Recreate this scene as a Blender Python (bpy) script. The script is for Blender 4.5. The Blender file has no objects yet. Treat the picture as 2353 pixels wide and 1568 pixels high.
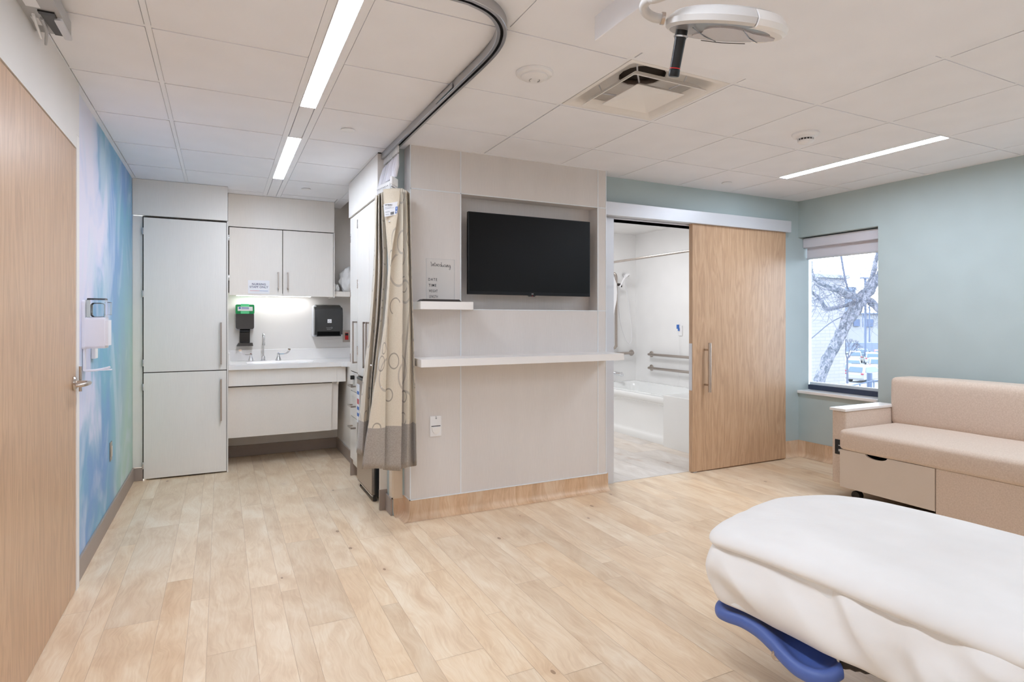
import bpy, bmesh, math, random
from mathutils import Vector, Matrix, noise as mnoise
random.seed(7)
PI = math.pi
SC = bpy.context.scene
COL = SC.collection
H = 2.44            # ceiling height
CAMH = 1.295
FPX = 1352.0
TH = math.atan(668.5 / FPX)

# ------------------------------------------------------------------ camera
cam_d = bpy.data.cameras.new('camera')
cam_d.sensor_width = 36
cam_d.lens = FPX / 2353 * 36
cam_d.shift_y = -47 / 2353
cam_d.clip_start = 0.05
cam_d.clip_end = 600
cam = bpy.data.objects.new('camera', cam_d)
COL.objects.link(cam)
cam.location = (0, 0, CAMH)
cam.rotation_euler = (PI / 2, 0, -TH)
SC.camera = cam

SC.view_settings.view_transform = 'Standard'
SC.view_settings.look = 'None'
SC.view_settings.gamma = 1
SC.view_settings.use_curve_mapping = False
SC.view_settings.exposure = 0.0

def ray(u, v):
    a = (u - 1176.5) / FPX; b = (737 - v) / FPX
    return (math.sin(TH) + a * math.cos(TH), math.cos(TH) - a * math.sin(TH), b)
def RX(u, v, x):
    d = ray(u, v); t = x / d[0]; return Vector((x, d[1] * t, CAMH + d[2] * t))
def RY(u, v, y):
    d = ray(u, v); t = y / d[1]; return Vector((d[0] * t, y, CAMH + d[2] * t))

# ------------------------------------------------------------------ materials
def lin(c):
    r = []
    for x in c:
        x = x / 255
        r.append(x / 12.92 if x <= 0.04045 else ((x + 0.055) / 1.055) ** 2.4)
    return (r[0], r[1], r[2], 1)

class NT:
    """small node helper"""
    def __init__(s, name):
        s.m = bpy.data.materials.new(name); s.m.use_nodes = True
        s.n = s.m.node_tree.nodes; s.l = s.m.node_tree.links
        s.b = s.n['Principled BSDF']; s.out = s.n['Material Output']
    def node(s, t, **k):
        nd = s.n.new(t)
        for a, v in k.items():
            if a[0] == '_':
                nd.inputs[a[1:]].default_value = v
            else:
                setattr(nd, a, v)
        return nd
    def link(s, a, b): s.l.new(a, b)
    def coord(s, scale=(1, 1, 1), kind='Object', loc=(0, 0, 0), rot=(0, 0, 0)):
        if kind == 'World':
            g = s.n.new('ShaderNodeNewGeometry'); o = g.outputs['Position']
        else:
            g = s.n.new('ShaderNodeTexCoord'); o = g.outputs[kind]
        mp = s.n.new('ShaderNodeMapping'); mp.inputs['Scale'].default_value = scale
        mp.inputs['Location'].default_value = loc; mp.inputs['Rotation'].default_value = rot
        s.link(o, mp.inputs['Vector']); return mp.outputs[0]
    def noise(s, vec, scale=5, detail=3, rough=.5, dist=0):
        nd = s.n.new('ShaderNodeTexNoise'); nd.inputs['Scale'].default_value = scale
        nd.inputs['Detail'].default_value = detail; nd.inputs['Roughness'].default_value = rough
        nd.inputs['Distortion'].default_value = dist; s.link(vec, nd.inputs['Vector'])
        return nd.outputs['Fac']
    def ramp(s, fac, stops, interp='LINEAR'):
        r = s.n.new('ShaderNodeValToRGB'); e = r.color_ramp.elements; r.color_ramp.interpolation = interp
        while len(e) < len(stops): e.new(0.5)
        for i, (p, c) in enumerate(stops): e[i].position = p; e[i].color = c
        s.link(fac, r.inputs[0]); return r.outputs[0]
    def mix(s, fac, a, b, mode='MIX'):
        m = s.n.new('ShaderNodeMix'); m.data_type = 'RGBA'; m.blend_type = mode
        for inp, v in ((m.inputs[0], fac), (m.inputs[6], a), (m.inputs[7], b)):
            if hasattr(v, 'is_output'): s.link(v, inp)
            else: inp.default_value = v
        return m.outputs[2]
    def math(s, op, a, b=0.0, c=None):
        m = s.n.new('ShaderNodeMath'); m.operation = op
        vs = [a, b] + ([c] if c is not None else [])
        for i, v in enumerate(vs):
            if hasattr(v, 'is_output'): s.link(v, m.inputs[i])
            else: m.inputs[i].default_value = v
        return m.outputs[0]
    def bump(s, h, strength=.1, dist=.01):
        b = s.n.new('ShaderNodeBump'); b.inputs['Strength'].default_value = strength
        b.inputs['Distance'].default_value = dist; s.link(h, b.inputs['Height'])
        s.link(b.outputs[0], s.b.inputs['Normal'])
    def base(s, c):
        if hasattr(c, 'is_output'): s.link(c, s.b.inputs['Base Color'])
        else: s.b.inputs['Base Color'].default_value = c
    def set(s, **k):
        for a, v in k.items(): s.b.inputs[a.replace('_', ' ')].default_value = v

def plain(name, rgb, rough=.5, metal=0, var=.03, vscale=6, bump=0, bscale=200, spec=.5, stretch=(1, 1, 1), **k):
    t = NT(name); c = lin(rgb)
    v = t.coord(stretch)
    n = t.noise(v, vscale, 3 if var > .02 else 0)
    lo = tuple(max(0, x * (1 - var)) for x in c[:3]) + (1,); hi = tuple(min(1, x * (1 + var)) for x in c[:3]) + (1,)
    t.base(t.ramp(n, [(.3, lo), (.7, hi)]))
    t.set(Roughness=rough, Metallic=metal, Specular_IOR_Level=spec)
    for a, x in k.items(): t.b.inputs[a.replace('_', ' ')].default_value = x
    if bump:
        t.bump(t.noise(t.coord(stretch), bscale, 2), bump, .002)
    return t.m

M = {}
M['ceiling'] = plain('ceiling_tile', (240, 240, 244), .9, var=.01)
M['grid'] = plain('ceiling_grid', (240, 240, 243), .6, var=.01)
M['gap'] = plain('shadow_gap', (70, 60, 52), .9)
M['white_paint'] = plain('white_paint', (226, 222, 218), .55, var=.01)
M['soft_white'] = plain('soft_white_paint', (236, 232, 228), .4, var=.01)
M['blue_paint'] = plain('blue_green_paint', (180, 194, 195), .6, var=.015)
M['bath_wall'] = plain('bath_wall_panel', (240, 239, 238), .25, var=.01)
M['bath_paint'] = plain('bath_paint', (232, 230, 228), .6, var=.01)
M['tub'] = plain('tub_acrylic', (242, 243, 242), .12, var=.005)
M['solid_white'] = plain('solid_surface', (238, 235, 233), .25, var=.01)
M['white_plastic'] = plain('white_plastic', (236, 235, 236), .3, var=.01)
M['lilac_plastic'] = plain('pale_plastic', (232, 230, 238), .3, var=.01)
M['grey_plastic'] = plain('grey_plastic', (178, 178, 180), .4, var=.02)
M['base_grey'] = plain('base_vinyl_grey', (160, 146, 136), .5, var=.03)
M['chrome'] = plain('chrome', (225, 225, 228), .08, metal=1)
M['steel'] = plain('brushed_steel', (178, 168, 160), .28, metal=1, var=.06, stretch=(1, 1, 12), vscale=30)
M['nickel'] = plain('satin_nickel', (196, 184, 174), .25, metal=1, var=.03)
M['alu'] = plain('aluminium_rail', (188, 188, 190), .35, metal=1, var=.02)
M['alu_white'] = plain('pale_aluminium', (214, 215, 220), .4, metal=.3, var=.01)
M['edge_trim'] = plain('edge_trim', (232, 236, 240), .3, metal=.2, var=.01)
M['black_plastic'] = plain('black_plastic', (22, 21, 22), .3, var=.05)
M['void'] = plain('dark_void', (4, 4, 4), .6, var=0, spec=.1)
M['dark_plastic'] = plain('dark_plastic', (58, 54, 52), .35, var=.05)
M['smoke_plastic'] = plain('smoked_plastic', (66, 66, 66), .18, var=.03)
M['screen'] = plain('tv_screen', (5, 5, 6), .35, var=.02, spec=.22)
M['screen_bezel'] = plain('tv_bezel', (14, 14, 18), .3, var=.02, spec=.3)
M['red'] = plain('red_plastic', (200, 20, 20), .4)
M['blue_mark'] = plain('blue_print', (58, 110, 190), .5)
M['ink'] = plain('dark_ink', (38, 36, 38), .6)
M['navy_ink'] = plain('navy_ink', (46, 50, 96), .6)
M['mid_ink'] = plain('grey_ink', (130, 135, 145), .6)
M['red_ink'] = plain('red_ink', (205, 95, 100), .6)
M['paper'] = plain('paper_white', (238, 238, 242), .5, var=.01)
M['sheet'] = None
M['blue_shell'] = plain('blue_moulded_shell', (78, 100, 164), .4, var=.03)
M['rubber'] = plain('dark_rubber', (52, 44, 40), .6)
M['cream_guard'] = plain('cream_corner_guard', (222, 205, 184), .4, var=.01)
M['drawer_cream'] = plain('cream_drawer_front', (206, 192, 178), .35, var=.01)
M['cloth_white'] = plain('white_cloth', (236, 236, 236), .85, var=.02, bump=.2, bscale=60)
M['shade'] = plain('roller_shade', (214, 212, 220), .8, var=.01)
M['dark_frame'] = plain('window_frame_dark', (52, 62, 84), .4)
M['white_frame'] = plain('window_frame_white', (214, 224, 232), .4)
M['green_plastic'] = plain('green_plastic', (20, 150, 84), .2, var=.1, vscale=20)
M['green_light'] = plain('green_bright', (96, 214, 150), .25)

def laminate(name, rgb, amt=.035):
    t = NT(name); c = lin(rgb)
    n = t.noise(t.coord((60, 60, 1.6)), 6, 2, .65)
    n2 = t.noise(t.coord((3, 3, .5)), 3, 1)
    k = t.math('MULTIPLY_ADD', n2, .35, t.math('MULTIPLY', n, .65))
    lo = tuple(x * (1 - amt * 2.2) for x in c[:3]) + (1,); hi = tuple(min(1, x * (1 + amt)) for x in c[:3]) + (1,)
    t.base(t.ramp(k, [(.35, lo), (.62, hi)]))
    t.set(Roughness=.42)
    return t.m
M['laminate'] = laminate('pale_linen_laminate', (236, 230, 223), .014)
M['laminate_wall'] = laminate('wall_panel_laminate', (218, 212, 208), .022)

def oak(name):
    t = NT(name)
    # cathedral figure: tall, narrow nested arches from a warped, stretched field
    w1 = t.noise(t.coord((1.6, 1.6, .22)), 2.2, 2, .5)
    v = t.coord((7.0, 7.0, .42))
    add = t.node('ShaderNodeVectorMath', operation='ADD'); cx = t.node('ShaderNodeCombineXYZ')
    t.link(t.math('MULTIPLY', w1, 3.2), cx.inputs[0]); t.link(t.math('MULTIPLY', w1, 3.2), cx.inputs[1])
    t.link(v, add.inputs[0]); t.link(cx.outputs[0], add.inputs[1])
    fig = t.noise(add.outputs[0], 1.6, 3, .55)
    rings = t.math('PINGPONG', t.math('MULTIPLY', fig, 15.0), 1.0)
    n = t.noise(t.coord((30, 30, 1.1)), 4, 5, .62)
    f = t.noise(t.coord((190, 190, 4)), 5, 2)
    k = t.math('ADD', t.math('MULTIPLY', n, .36), t.math('MULTIPLY', rings, .17))
    k = t.math('ADD', k, t.math('MULTIPLY', f, .36))
    t.base(t.ramp(k, [(.28, lin((174, 142, 114))), (.46, lin((195, 160, 128))), (.66, lin((208, 177, 146)))]))
    t.set(Roughness=.36)
    return t.m
M['oak'] = oak('oak_veneer')

def plankwood(name, base, dark, light, rough=.35, grain='Y'):
    """oak plank vinyl; corner colour attribute 'tone': r tone, g offset"""
    t = NT(name)
    at = t.node('ShaderNodeAttribute', attribute_name='tone')
    sp = t.node('ShaderNodeSeparateColor'); t.link(at.outputs['Color'], sp.inputs[0])
    uv = t.node('ShaderNodeUVMap', uv_map='plank')
    off = t.node('ShaderNodeCombineXYZ'); t.link(t.math('MULTIPLY', sp.outputs[1], 37.0), off.inputs[2])
    t.link(t.math('MULTIPLY', sp.outputs[1], 11.0), off.inputs[1])
    add = t.node('ShaderNodeVectorMath', operation='ADD'); t.link(uv.outputs[0], add.inputs[0]); t.link(off.outputs[0], add.inputs[1])
    def mp(scale, vec=add.outputs[0]):
        m = t.node('ShaderNodeMapping'); m.inputs['Scale'].default_value = scale; t.link(vec, m.inputs['Vector']); return m.outputs[0]
    # knots warp the grain
    vor = t.node('ShaderNodeTexVoronoi'); vor.inputs['Scale'].default_value = 1.0; vor.inputs['Randomness'].default_value = 1
    t.link(mp((6.0, 3.2, 1)), vor.inputs['Vector'])
    knot = t.node('ShaderNodeMapRange'); knot.inputs[1].default_value = .0; knot.inputs[2].default_value = .30
    knot.inputs[3].default_value = 1; knot.inputs[4].default_value = 0
    t.link(vor.outputs['Distance'], knot.inputs[0])
    sel = t.node('ShaderNodeSeparateColor'); t.link(vor.outputs['Color'], sel.inputs[0])
    on = t.math('GREATER_THAN', sel.outputs[0], .50)
    kf = t.math('MULTIPLY', knot.outputs[0], on)
    warp = t.node('ShaderNodeVectorMath', operation='MULTIPLY_ADD')
    cw = t.node('ShaderNodeCombineXYZ'); t.link(t.math('POWER', kf, 1.5), cw.inputs[0])
    warp.inputs[1].default_value = (.06, 0, 0)
    t.link(cw.outputs[0], warp.inputs[0]); t.link(add.outputs[0], warp.inputs[2])
    # figure: soft clouds, wavy fine lines, faint pores
    cl_ = t.noise(mp((3.4, 1.3, 1)), 2.0, 3, .55, 1.0)
    wob = t.noise(mp((5, 2.2, 1), warp.outputs[0]), 2.0, 2, .5)
    ln_ = t.node('ShaderNodeVectorMath', operation='ADD'); cx = t.node('ShaderNodeCombineXYZ'); t.link(t.math('MULTIPLY', wob, .10), cx.inputs[0])
    t.link(warp.outputs[0], ln_.inputs[0]); t.link(cx.outputs[0], ln_.inputs[1])
    g1 = t.noise(mp((34, 1.6, 1), ln_.outputs[0]), 3.0, 4, .6)
    g2 = t.noise(mp((150, 5.0, 1), ln_.outputs[0]), 4, 2, .6)
    k = t.math('ADD', t.math('MULTIPLY', g1, .34), t.math('MULTIPLY', g2, .12))
    k = t.math('ADD', k, t.math('MULTIPLY', cl_, .54))
    c = t.ramp(k, [(.34, dark), (.5, base), (.64, light)])
    tone = t.ramp(sp.outputs[0], [(0, (.87, .84, .81, 1)), (.3, (.96, .945, .93, 1)), (.6, (1.03, 1.03, 1.03, 1)), (.82, (1.0, .965, .92, 1)), (1, (.95, .88, .80, 1))])
    c = t.mix(1.0, c, tone, 'MULTIPLY')
    kd = t.math('MULTIPLY', t.math('GREATER_THAN', kf, .80), t.math('GREATER_THAN', sel.outputs[1], .25))
    c = t.mix(t.math('MULTIPLY', t.math('POWER', kf, 1.3), .40), c, lin((186, 146, 112)))
    c = t.mix(t.math('MULTIPLY', kd, .6), c, lin((120, 86, 64)))
    t.base(c)
    t.set(Roughness=rough, Specular_IOR_Level=.42)
    return t.m
M['floor'] = plankwood('oak_plank_floor', lin((228, 205, 176)), lin((212, 184, 153)), lin((238, 221, 197)))
M['cove'] = plankwood('oak_plank_cove', lin((214, 184, 154)), lin((190, 156, 124)), lin((226, 204, 178)))
M['bath_floor'] = plankwood('pale_wood_tile', lin((222, 216, 210)), lin((206, 198, 190)), lin((234, 230, 226)))
M['floor_joint'] = plain('floor_joint', (186, 158, 132), .5)
M['bath_joint'] = plain('bath_joint', (196, 192, 188), .5)

# sofa fabric
t = NT('beige_heather_fabric')
n = t.noise(t.coord((1, 1, 1)), 420, 3, .7); n2 = t.noise(t.coord((1, 1, 1)), 120, 3, .6)
k = t.math('ADD', t.math('MULTIPLY', n, .5), t.math('MULTIPLY', n2, .5))
t.base(t.ramp(k, [(.34, lin((194, 173, 155))), (.5, lin((207, 187, 170))), (.66, lin((219, 201, 186)))]))
t.set(Roughness=.85, Sheen_Weight=.2); t.bump(n, .25, .002); M['sofa'] = t.m

# bed sheet
t = NT('white_bed_sheet')
n = t.noise(t.coord((1, 1, 1)), 3, 3)
t.base(t.ramp(n, [(.3, lin((226, 222, 218))), (.7, lin((236, 233, 230)))]))
t.set(Roughness=.8, Sheen_Weight=.15)
w = t.noise(t.coord((2.6, .8, 2.6)), 2.6, 2, .4, .3)
t.bump(w, .18, .03); M['sheet'] = t.m

# exam light enamel etc.
M['enamel'] = plain('lamp_enamel', (206, 202, 198), .3, var=.01)
M['lens'] = plain('lamp_lens', (150, 148, 150), .1, var=.02)
M['lens2'] = plain('lamp_lens_inner', (186, 178, 176), .08, var=.02)

def emis(name, rgb, strength):
    t = NT(name); t.n.remove(t.b)
    e = t.node('ShaderNodeEmission'); e.inputs[0].default_value = rgb; e.inputs[1].default_value = strength
    t.link(e.outputs[0], t.out.inputs[0]); return t.m
LSTR = 17.0
M['strip'] = emis('led_diffuser', (.885, .985, 1.13, 1), LSTR)
M['strip_cab'] = emis('led_under_cabinet', (.95, .98, 1.0, 1), 4.6)
M['bath_light'] = emis('bath_led', (.97, .99, 1.03, 1), 5.2)

def glassy(name, rgb, fac=.08, rough=.02, ior=1.45):
    t = NT(name); t.n.remove(t.b)
    tr = t.node('ShaderNodeBsdfTransparent'); tr.inputs[0].default_value = rgb
    gl = t.node('ShaderNodeBsdfGlossy'); gl.inputs['Roughness'].default_value = rough
    fr = t.node('ShaderNodeFresnel'); fr.inputs[0].default_value = ior
    f = t.math('MULTIPLY', fr.outputs[0], 1.0)
    mx = t.node('ShaderNodeMixShader'); t.link(f, mx.inputs[0]); t.link(tr.outputs[0], mx.inputs[1]); t.link(gl.outputs[0], mx.inputs[2])
    t.link(mx.outputs[0], t.out.inputs[0]); return t.m
M['glass'] = glassy('clear_glass', (.96, .98, 1, 1))
M['acrylic'] = glassy('clear_acrylic', (.985, .99, .99, 1), ior=1.12)
M['clear_plastic'] = glassy('clear_plastic', (.955, .97, .985, 1), ior=1.35)
M['sheer'] = None

# mural: sky print on wall covering, world coordinates
t = NT('sky_mural')
geo = t.node('ShaderNodeNewGeometry'); sp = t.node('ShaderNodeSeparateXYZ'); t.link(geo.outputs['Position'], sp.inputs[0])
Y_, Z_ = sp.outputs[1], sp.outputs[2]
n1 = t.noise(t.coord((1, .85, .62), 'World', (0, 3.1, .4)), 1.6, 5, .5, .9)
n2 = t.noise(t.coord((1, 1.5, .8), 'World', (0, 1.1, 0)), 1.5, 4, .5, 1.2)
n3 = t.noise(t.coord((1, 1.2, .8), 'World', (0, 7.7, 2)), 1.6, 3, .5)
yy = t.math('DIVIDE', t.math('SUBTRACT', Y_, 3.5), 2.1)      # 0..1 along the wall
k = t.math('ADD', t.math('MULTIPLY', n1, 1.15), t.math('MULTIPLY', n2, .40))
k = t.math('ADD', k, t.math('MULTIPLY', yy, .30)); k = t.math('ADD', k, t.math('MULTIPLY', t.math('MAXIMUM', t.math('SUBTRACT', 1.0, t.math('DIVIDE', Z_, 1.35)), 0.0), .26)); k = t.math('ADD', k, .05)
k = t.math('SUBTRACT', k, t.math('MULTIPLY', t.math('ABSOLUTE', t.math('SUBTRACT', yy, .62)), .22))
c = t.ramp(k, [(.72, lin((226, 222, 238))), (.83, lin((206, 212, 236))), (.90, lin((158, 190, 216))), (.98, lin((122, 168, 204)))])
c2 = t.ramp(n3, [(.40, lin((122, 160, 214))), (.62, lin((124, 186, 206)))])
c = t.mix(t.math('MULTIPLY', t.ramp(k, [(.85, (0, 0, 0, 1)), (1.0, (1, 1, 1, 1))]), .75), c, c2)
zz = t.math('DIVIDE', Z_, 2.44)
gfac = t.math('MULTIPLY', t.math('SUBTRACT', 1.0, t.math('MULTIPLY', zz, 1.15)), t.math('SUBTRACT', t.math('MULTIPLY', yy, 1.9), .9))
gfac = t.math('MINIMUM', t.math('MAXIMUM', t.math('MULTIPLY', gfac, 1.8), 0.0), .9)
c = t.mix(gfac, c, lin((186, 214, 196)))
cf = t.math('MULTIPLY', t.ramp(n2, [(.50, (0, 0, 0, 1)), (.66, (1, 1, 1, 1))]), .55)
c = t.mix(cf, c, lin((214, 224, 236)))
t.base(c); t.set(Roughness=.55); M['mural'] = t.m

# curtain fabric with rings: UV map 'cloth' in metres, v = height
t = NT('curtain_fabric')
uv = t.node('ShaderNodeUVMap', uv_map='cloth')
def ringset(scale, loc, r0, w, jit, thr):
    mp = t.node('ShaderNodeMapping'); mp.inputs['Scale'].default_value = (scale * 1.25, scale * .82, 0); mp.inputs['Location'].default_value = loc
    t.link(uv.outputs[0], mp.inputs['Vector'])
    vo = t.node('ShaderNodeTexVoronoi'); vo.voronoi_dimensions = '2D'; vo.inputs['Scale'].default_value = 1; vo.inputs['Randomness'].default_value = jit
    t.link(mp.outputs[0], vo.inputs['Vector'])
    s3 = t.node('ShaderNodeSeparateColor'); t.link(vo.outputs['Color'], s3.inputs[0])
    rad = t.math('MULTIPLY_ADD', s3.outputs[1], .16, r0)
    d = t.math('ABSOLUTE', t.math('SUBTRACT', vo.outputs['Distance'], rad))
    return t.math('MULTIPLY', t.math('LESS_THAN', d, w), t.math('GREATER_THAN', s3.outputs[0], thr))
r1 = ringset(4.0, (.35, .2, 0), .22, .024, .7, .30)
r2 = ringset(8.0, (1.3, .7, 0), .20, .028, .9, .50)
sp = t.node('ShaderNodeSeparateXYZ'); t.link(uv.outputs[0], sp.inputs[0])
wv = t.math('SINE', t.math('MULTIPLY', sp.outputs[1], 2.1))
st = t.math('ADD', sp.outputs[0], t.math('MULTIPLY', wv, .07))
ln = t.math('LESS_THAN', t.math('ABSOLUTE', t.math('SUBTRACT', t.math('MODULO', t.math('ADD', st, 2.0), .41), .2)), .007)
fn = t.noise(t.coord((1, 1, 1)), 160, 2)
basec = t.ramp(fn, [(.35, lin((207, 194, 174))), (.65, lin((212, 200, 180)))])
c = t.mix(t.math('MULTIPLY', ln, .6), basec, lin((128, 116, 108)))
c = t.mix(t.math('MULTIPLY', r1, .42), c, lin((120, 112, 110)))
c = t.mix(t.math('MULTIPLY', r2, .55), c, lin((84, 76, 72)))
hem = t.math('LESS_THAN', sp.outputs[1], .66)
hc = t.ramp(fn, [(.35, lin((150, 140, 130))), (.65, lin((166, 156, 146)))])
c = t.mix(hem, c, hc)
t.base(c); t.set(Roughness=.75, Sheen_Weight=.2); M['curtain'] = t.m
M['curtain_hem'] = M['curtain']

# sheer mesh strip
t = NT('sheer_mesh'); t.n.remove(t.b)
tr = t.node('ShaderNodeBsdfTransparent'); df = t.node('ShaderNodeBsdfDiffuse'); df.inputs[0].default_value = lin((236, 234, 240))
mx = t.node('ShaderNodeMixShader'); 
cs = t.math('GREATER_THAN', t.noise(t.coord((1, 1, 1)), 600, 0), .42)
t.link(t.math('MULTIPLY', cs, .8), mx.inputs[0]); t.link(tr.outputs[0], mx.inputs[1]); t.link(df.outputs[0], mx.inputs[2])
t.link(mx.outputs[0], t.out.inputs[0]); M['sheer'] = t.m

# ------------------------------------------------------------------ mesh helpers
WL = {}      # world origin of each object
def bbox_origin(bm):
    xs = [v.co for v in bm.verts]
    mn = Vector((min(c[i] for c in xs) for i in range(3))); mx = Vector((max(c[i] for c in xs) for i in range(3)))
    return Vector(((mn.x + mx.x) / 2, (mn.y + mx.y) / 2, mn.z))

def obj(name, bm, mat, parent=None, smooth=False, origin=None, soft=False):
    """link bm as ONE mesh object; bm is in world metres"""
    o0 = Vector(origin) if origin is not None else bbox_origin(bm)
    bmesh.ops.translate(bm, verts=bm.verts, vec=-o0)
    me = bpy.data.meshes.new(name)
    bm.to_mesh(me); bm.free()
    for m in (mat if isinstance(mat, (list, tuple)) else [mat]): me.materials.append(M[m] if isinstance(m, str) else m)
    if smooth:
        me.polygons.foreach_set('use_smooth', [True] * len(me.polygons))
        try:
            if not soft: me.set_sharp_from_angle(angle=math.radians(35))
        except Exception: pass
    o = bpy.data.objects.new(name, me); COL.objects.link(o)
    WL[o.name] = o0
    if parent is not None:
        o.parent = parent; o.location = o0 - WL[parent.name]
    else:
        o.location = o0
    return o

def thing(name, label, cat, loc, group=None):
    o = bpy.data.objects.new(name, None); COL.objects.link(o); o.location = loc
    o.empty_display_size = .1
    WL[o.name] = Vector(loc); o['label'] = label; o['category'] = cat
    if group: o['group'] = group
    return o
def tag(o, label, cat, group=None, kind=None):
    o['label'] = label; o['category'] = cat
    if group: o['group'] = group
    if kind: o['kind'] = kind
    return o
def struct(name, bm, mat, parent=None, label=None, **k):
    o = obj(name, bm, mat, parent, **k); 
    if parent is None: o['kind'] = 'structure'
    if label: o['label'] = label
    return o
def dup(root, delta, label=None, group=None, rotz=None):
    r = root.copy(); COL.objects.link(r); r.location = root.location + Vector(delta)
    if rotz is not None: r.rotation_euler = (0, 0, rotz)
    if label: r['label'] = label
    if group: r['group'] = group
    def rec(a, b):
        for ch in list(a.children):
            if ch.name in NEW: continue
            c = ch.copy(); COL.objects.link(c); NEW.add(c.name); c.parent = b; rec(ch, c)
    NEW.add(r.name); rec(root, r)
    return r
NEW = set()

def BM(): return bmesh.new()
def box(bm, a, b, bev=0, seg=2, mi=0):
    x0, x1 = sorted((a[0], b[0])); y0, y1 = sorted((a[1], b[1])); z0, z1 = sorted((a[2], b[2]))
    vs = [bm.verts.new(p) for p in ((x0, y0, z0), (x1, y0, z0), (x1, y1, z0), (x0, y1, z0), (x0, y0, z1), (x1, y0, z1), (x1, y1, z1), (x0, y1, z1))]
    fs = [bm.faces.new([vs[i] for i in f]) for f in ((3, 2, 1, 0), (4, 5, 6, 7), (0, 1, 5, 4), (1, 2, 6, 5), (2, 3, 7, 6), (3, 0, 4, 7))]
    for f in fs: f.material_index = mi
    if bev:
        es = list({e for f in fs for e in f.edges})
        r = bmesh.ops.bevel(bm, geom=es, offset=bev, segments=seg, profile=.5, affect='EDGES', clamp_overlap=True)
        for f in r['faces']: f.material_index = mi
    return bm
def B(a, b, bev=0, seg=2): return box(BM(), a, b, bev, seg)
def frame_mat(d):
    d = Vector(d).normalized(); up = Vector((0, 0, 1)) if abs(d.z) < .99 else Vector((1, 0, 0))
    x = up.cross(d).normalized(); y = d.cross(x); return x, y
def tube(bm, pts, r, n=12, cap=True, mi=0, closed=False):
    pts = [Vector(p) for p in pts]; N = len(pts); rings = []
    rr = r if isinstance(r, (list, tuple)) else [r] * N
    x = None
    for i, p in enumerate(pts):
        if closed: d = pts[(i + 1) % N] - pts[i - 1]
        else: d = pts[min(i + 1, N - 1)] - pts[max(i - 1, 0)]
        d.normalize()
        if x is None: x, y = frame_mat(d)
        else:
            x = (x - d * x.dot(d)).normalized(); y = d.cross(x)
        rings.append([bm.verts.new(p + x * rr[i] * math.cos(2 * PI * k / n) + y * rr[i] * math.sin(2 * PI * k / n)) for k in range(n)])
    for i in range(N if closed else N - 1):
        a, b = rings[i], rings[(i + 1) % N]
        for k in range(n):
            f = bm.faces.new((a[k], a[(k + 1) % n], b[(k + 1) % n], b[k])); f.material_index = mi
    if cap and not closed:
        f = bm.faces.new(rings[0][::-1]); f.material_index = mi; f = bm.faces.new(rings[-1]); f.material_index = mi
    return bm
def cyl(bm, p, q, r, n=20, r2=None, mi=0): return tube(bm, [p, q], [r, r if r2 is None else r2], n, mi=mi)
def lathe(bm, c, axis, prof, n=32, mi=0, cap=True):
    """prof: list of (radius, distance along axis)"""
    c = Vector(c); a = Vector(axis).normalized(); x, y = frame_mat(a); rings = []
    for r, h in prof:
        rings.append([bm.verts.new(c + a * h + (x * math.cos(2 * PI * k / n) + y * math.sin(2 * PI * k / n)) * max(r, 1e-4)) for k in range(n)])
    for i in range(len(rings) - 1):
        for k in range(n):
            f = bm.faces.new((rings[i][k], rings[i][(k + 1) % n], rings[i + 1][(k + 1) % n], rings[i + 1][k])); f.material_index = mi
    if cap:
        bm.faces.new(rings[0][::-1]).material_index = mi; bm.faces.new(rings[-1]).material_index = mi
    bmesh.ops.recalc_face_normals(bm, faces=bm.faces)
    return bm
def smooth_path(pts, sub=6, closed=False):
    P = [Vector(p) for p in pts]; out = []; N = len(P)
    rng = range(N) if closed else range(N - 1)
    for i in rng:
        if closed: a, b, c, d = P[i - 1], P[i], P[(i + 1) % N], P[(i + 2) % N]
        else: a, b, c, d = P[max(i - 1, 0)], P[i], P[i + 1], P[min(i + 2, N - 1)]
        for s in range(sub):
            t = s / sub
            out.append(.5 * ((2 * b) + (c - a) * t + (2 * a - 5 * b + 4 * c - d) * t * t + (3 * b - a - 3 * c + d) * t ** 3))
    if not closed: out.append(P[-1])
    return out
def quad(bm, ps, mi=0):
    f = bm.faces.new([bm.verts.new(p) for p in ps]); f.material_index = mi; return f
def prism(bm, poly, ax, lo, hi, mi=0):
    """extrude 2D poly along axis ax ('x','y','z') between lo and hi"""
    def P(a, b, h): return {'x': (h, a, b), 'y': (a, h, b), 'z': (a, b, h)}[ax]
    A = [bm.verts.new(P(a, b, lo)) for a, b in poly]; C = [bm.verts.new(P(a, b, hi)) for a, b in poly]; n = len(poly)
    fs = [bm.faces.new(A[::-1]), bm.faces.new(C)] + [bm.faces.new((A[i], A[(i + 1) % n], C[(i + 1) % n], C[i])) for i in range(n)]
    for f in fs: f.material_index = mi
    bmesh.ops.recalc_face_normals(bm, faces=bm.faces)
    return bm
def rrect(x0, z0, x1, z1, r, n=5):
    out = []
    for cx, cz, a0 in ((x1 - r, z1 - r, 0), (x0 + r, z1 - r, PI / 2), (x0 + r, z0 + r, PI), (x1 - r, z0 + r, 1.5 * PI)):
        for i in range(n + 1):
            a = a0 + PI / 2 * i / n; out.append((cx + r * math.cos(a), cz + r * math.sin(a)))
    return out
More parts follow.
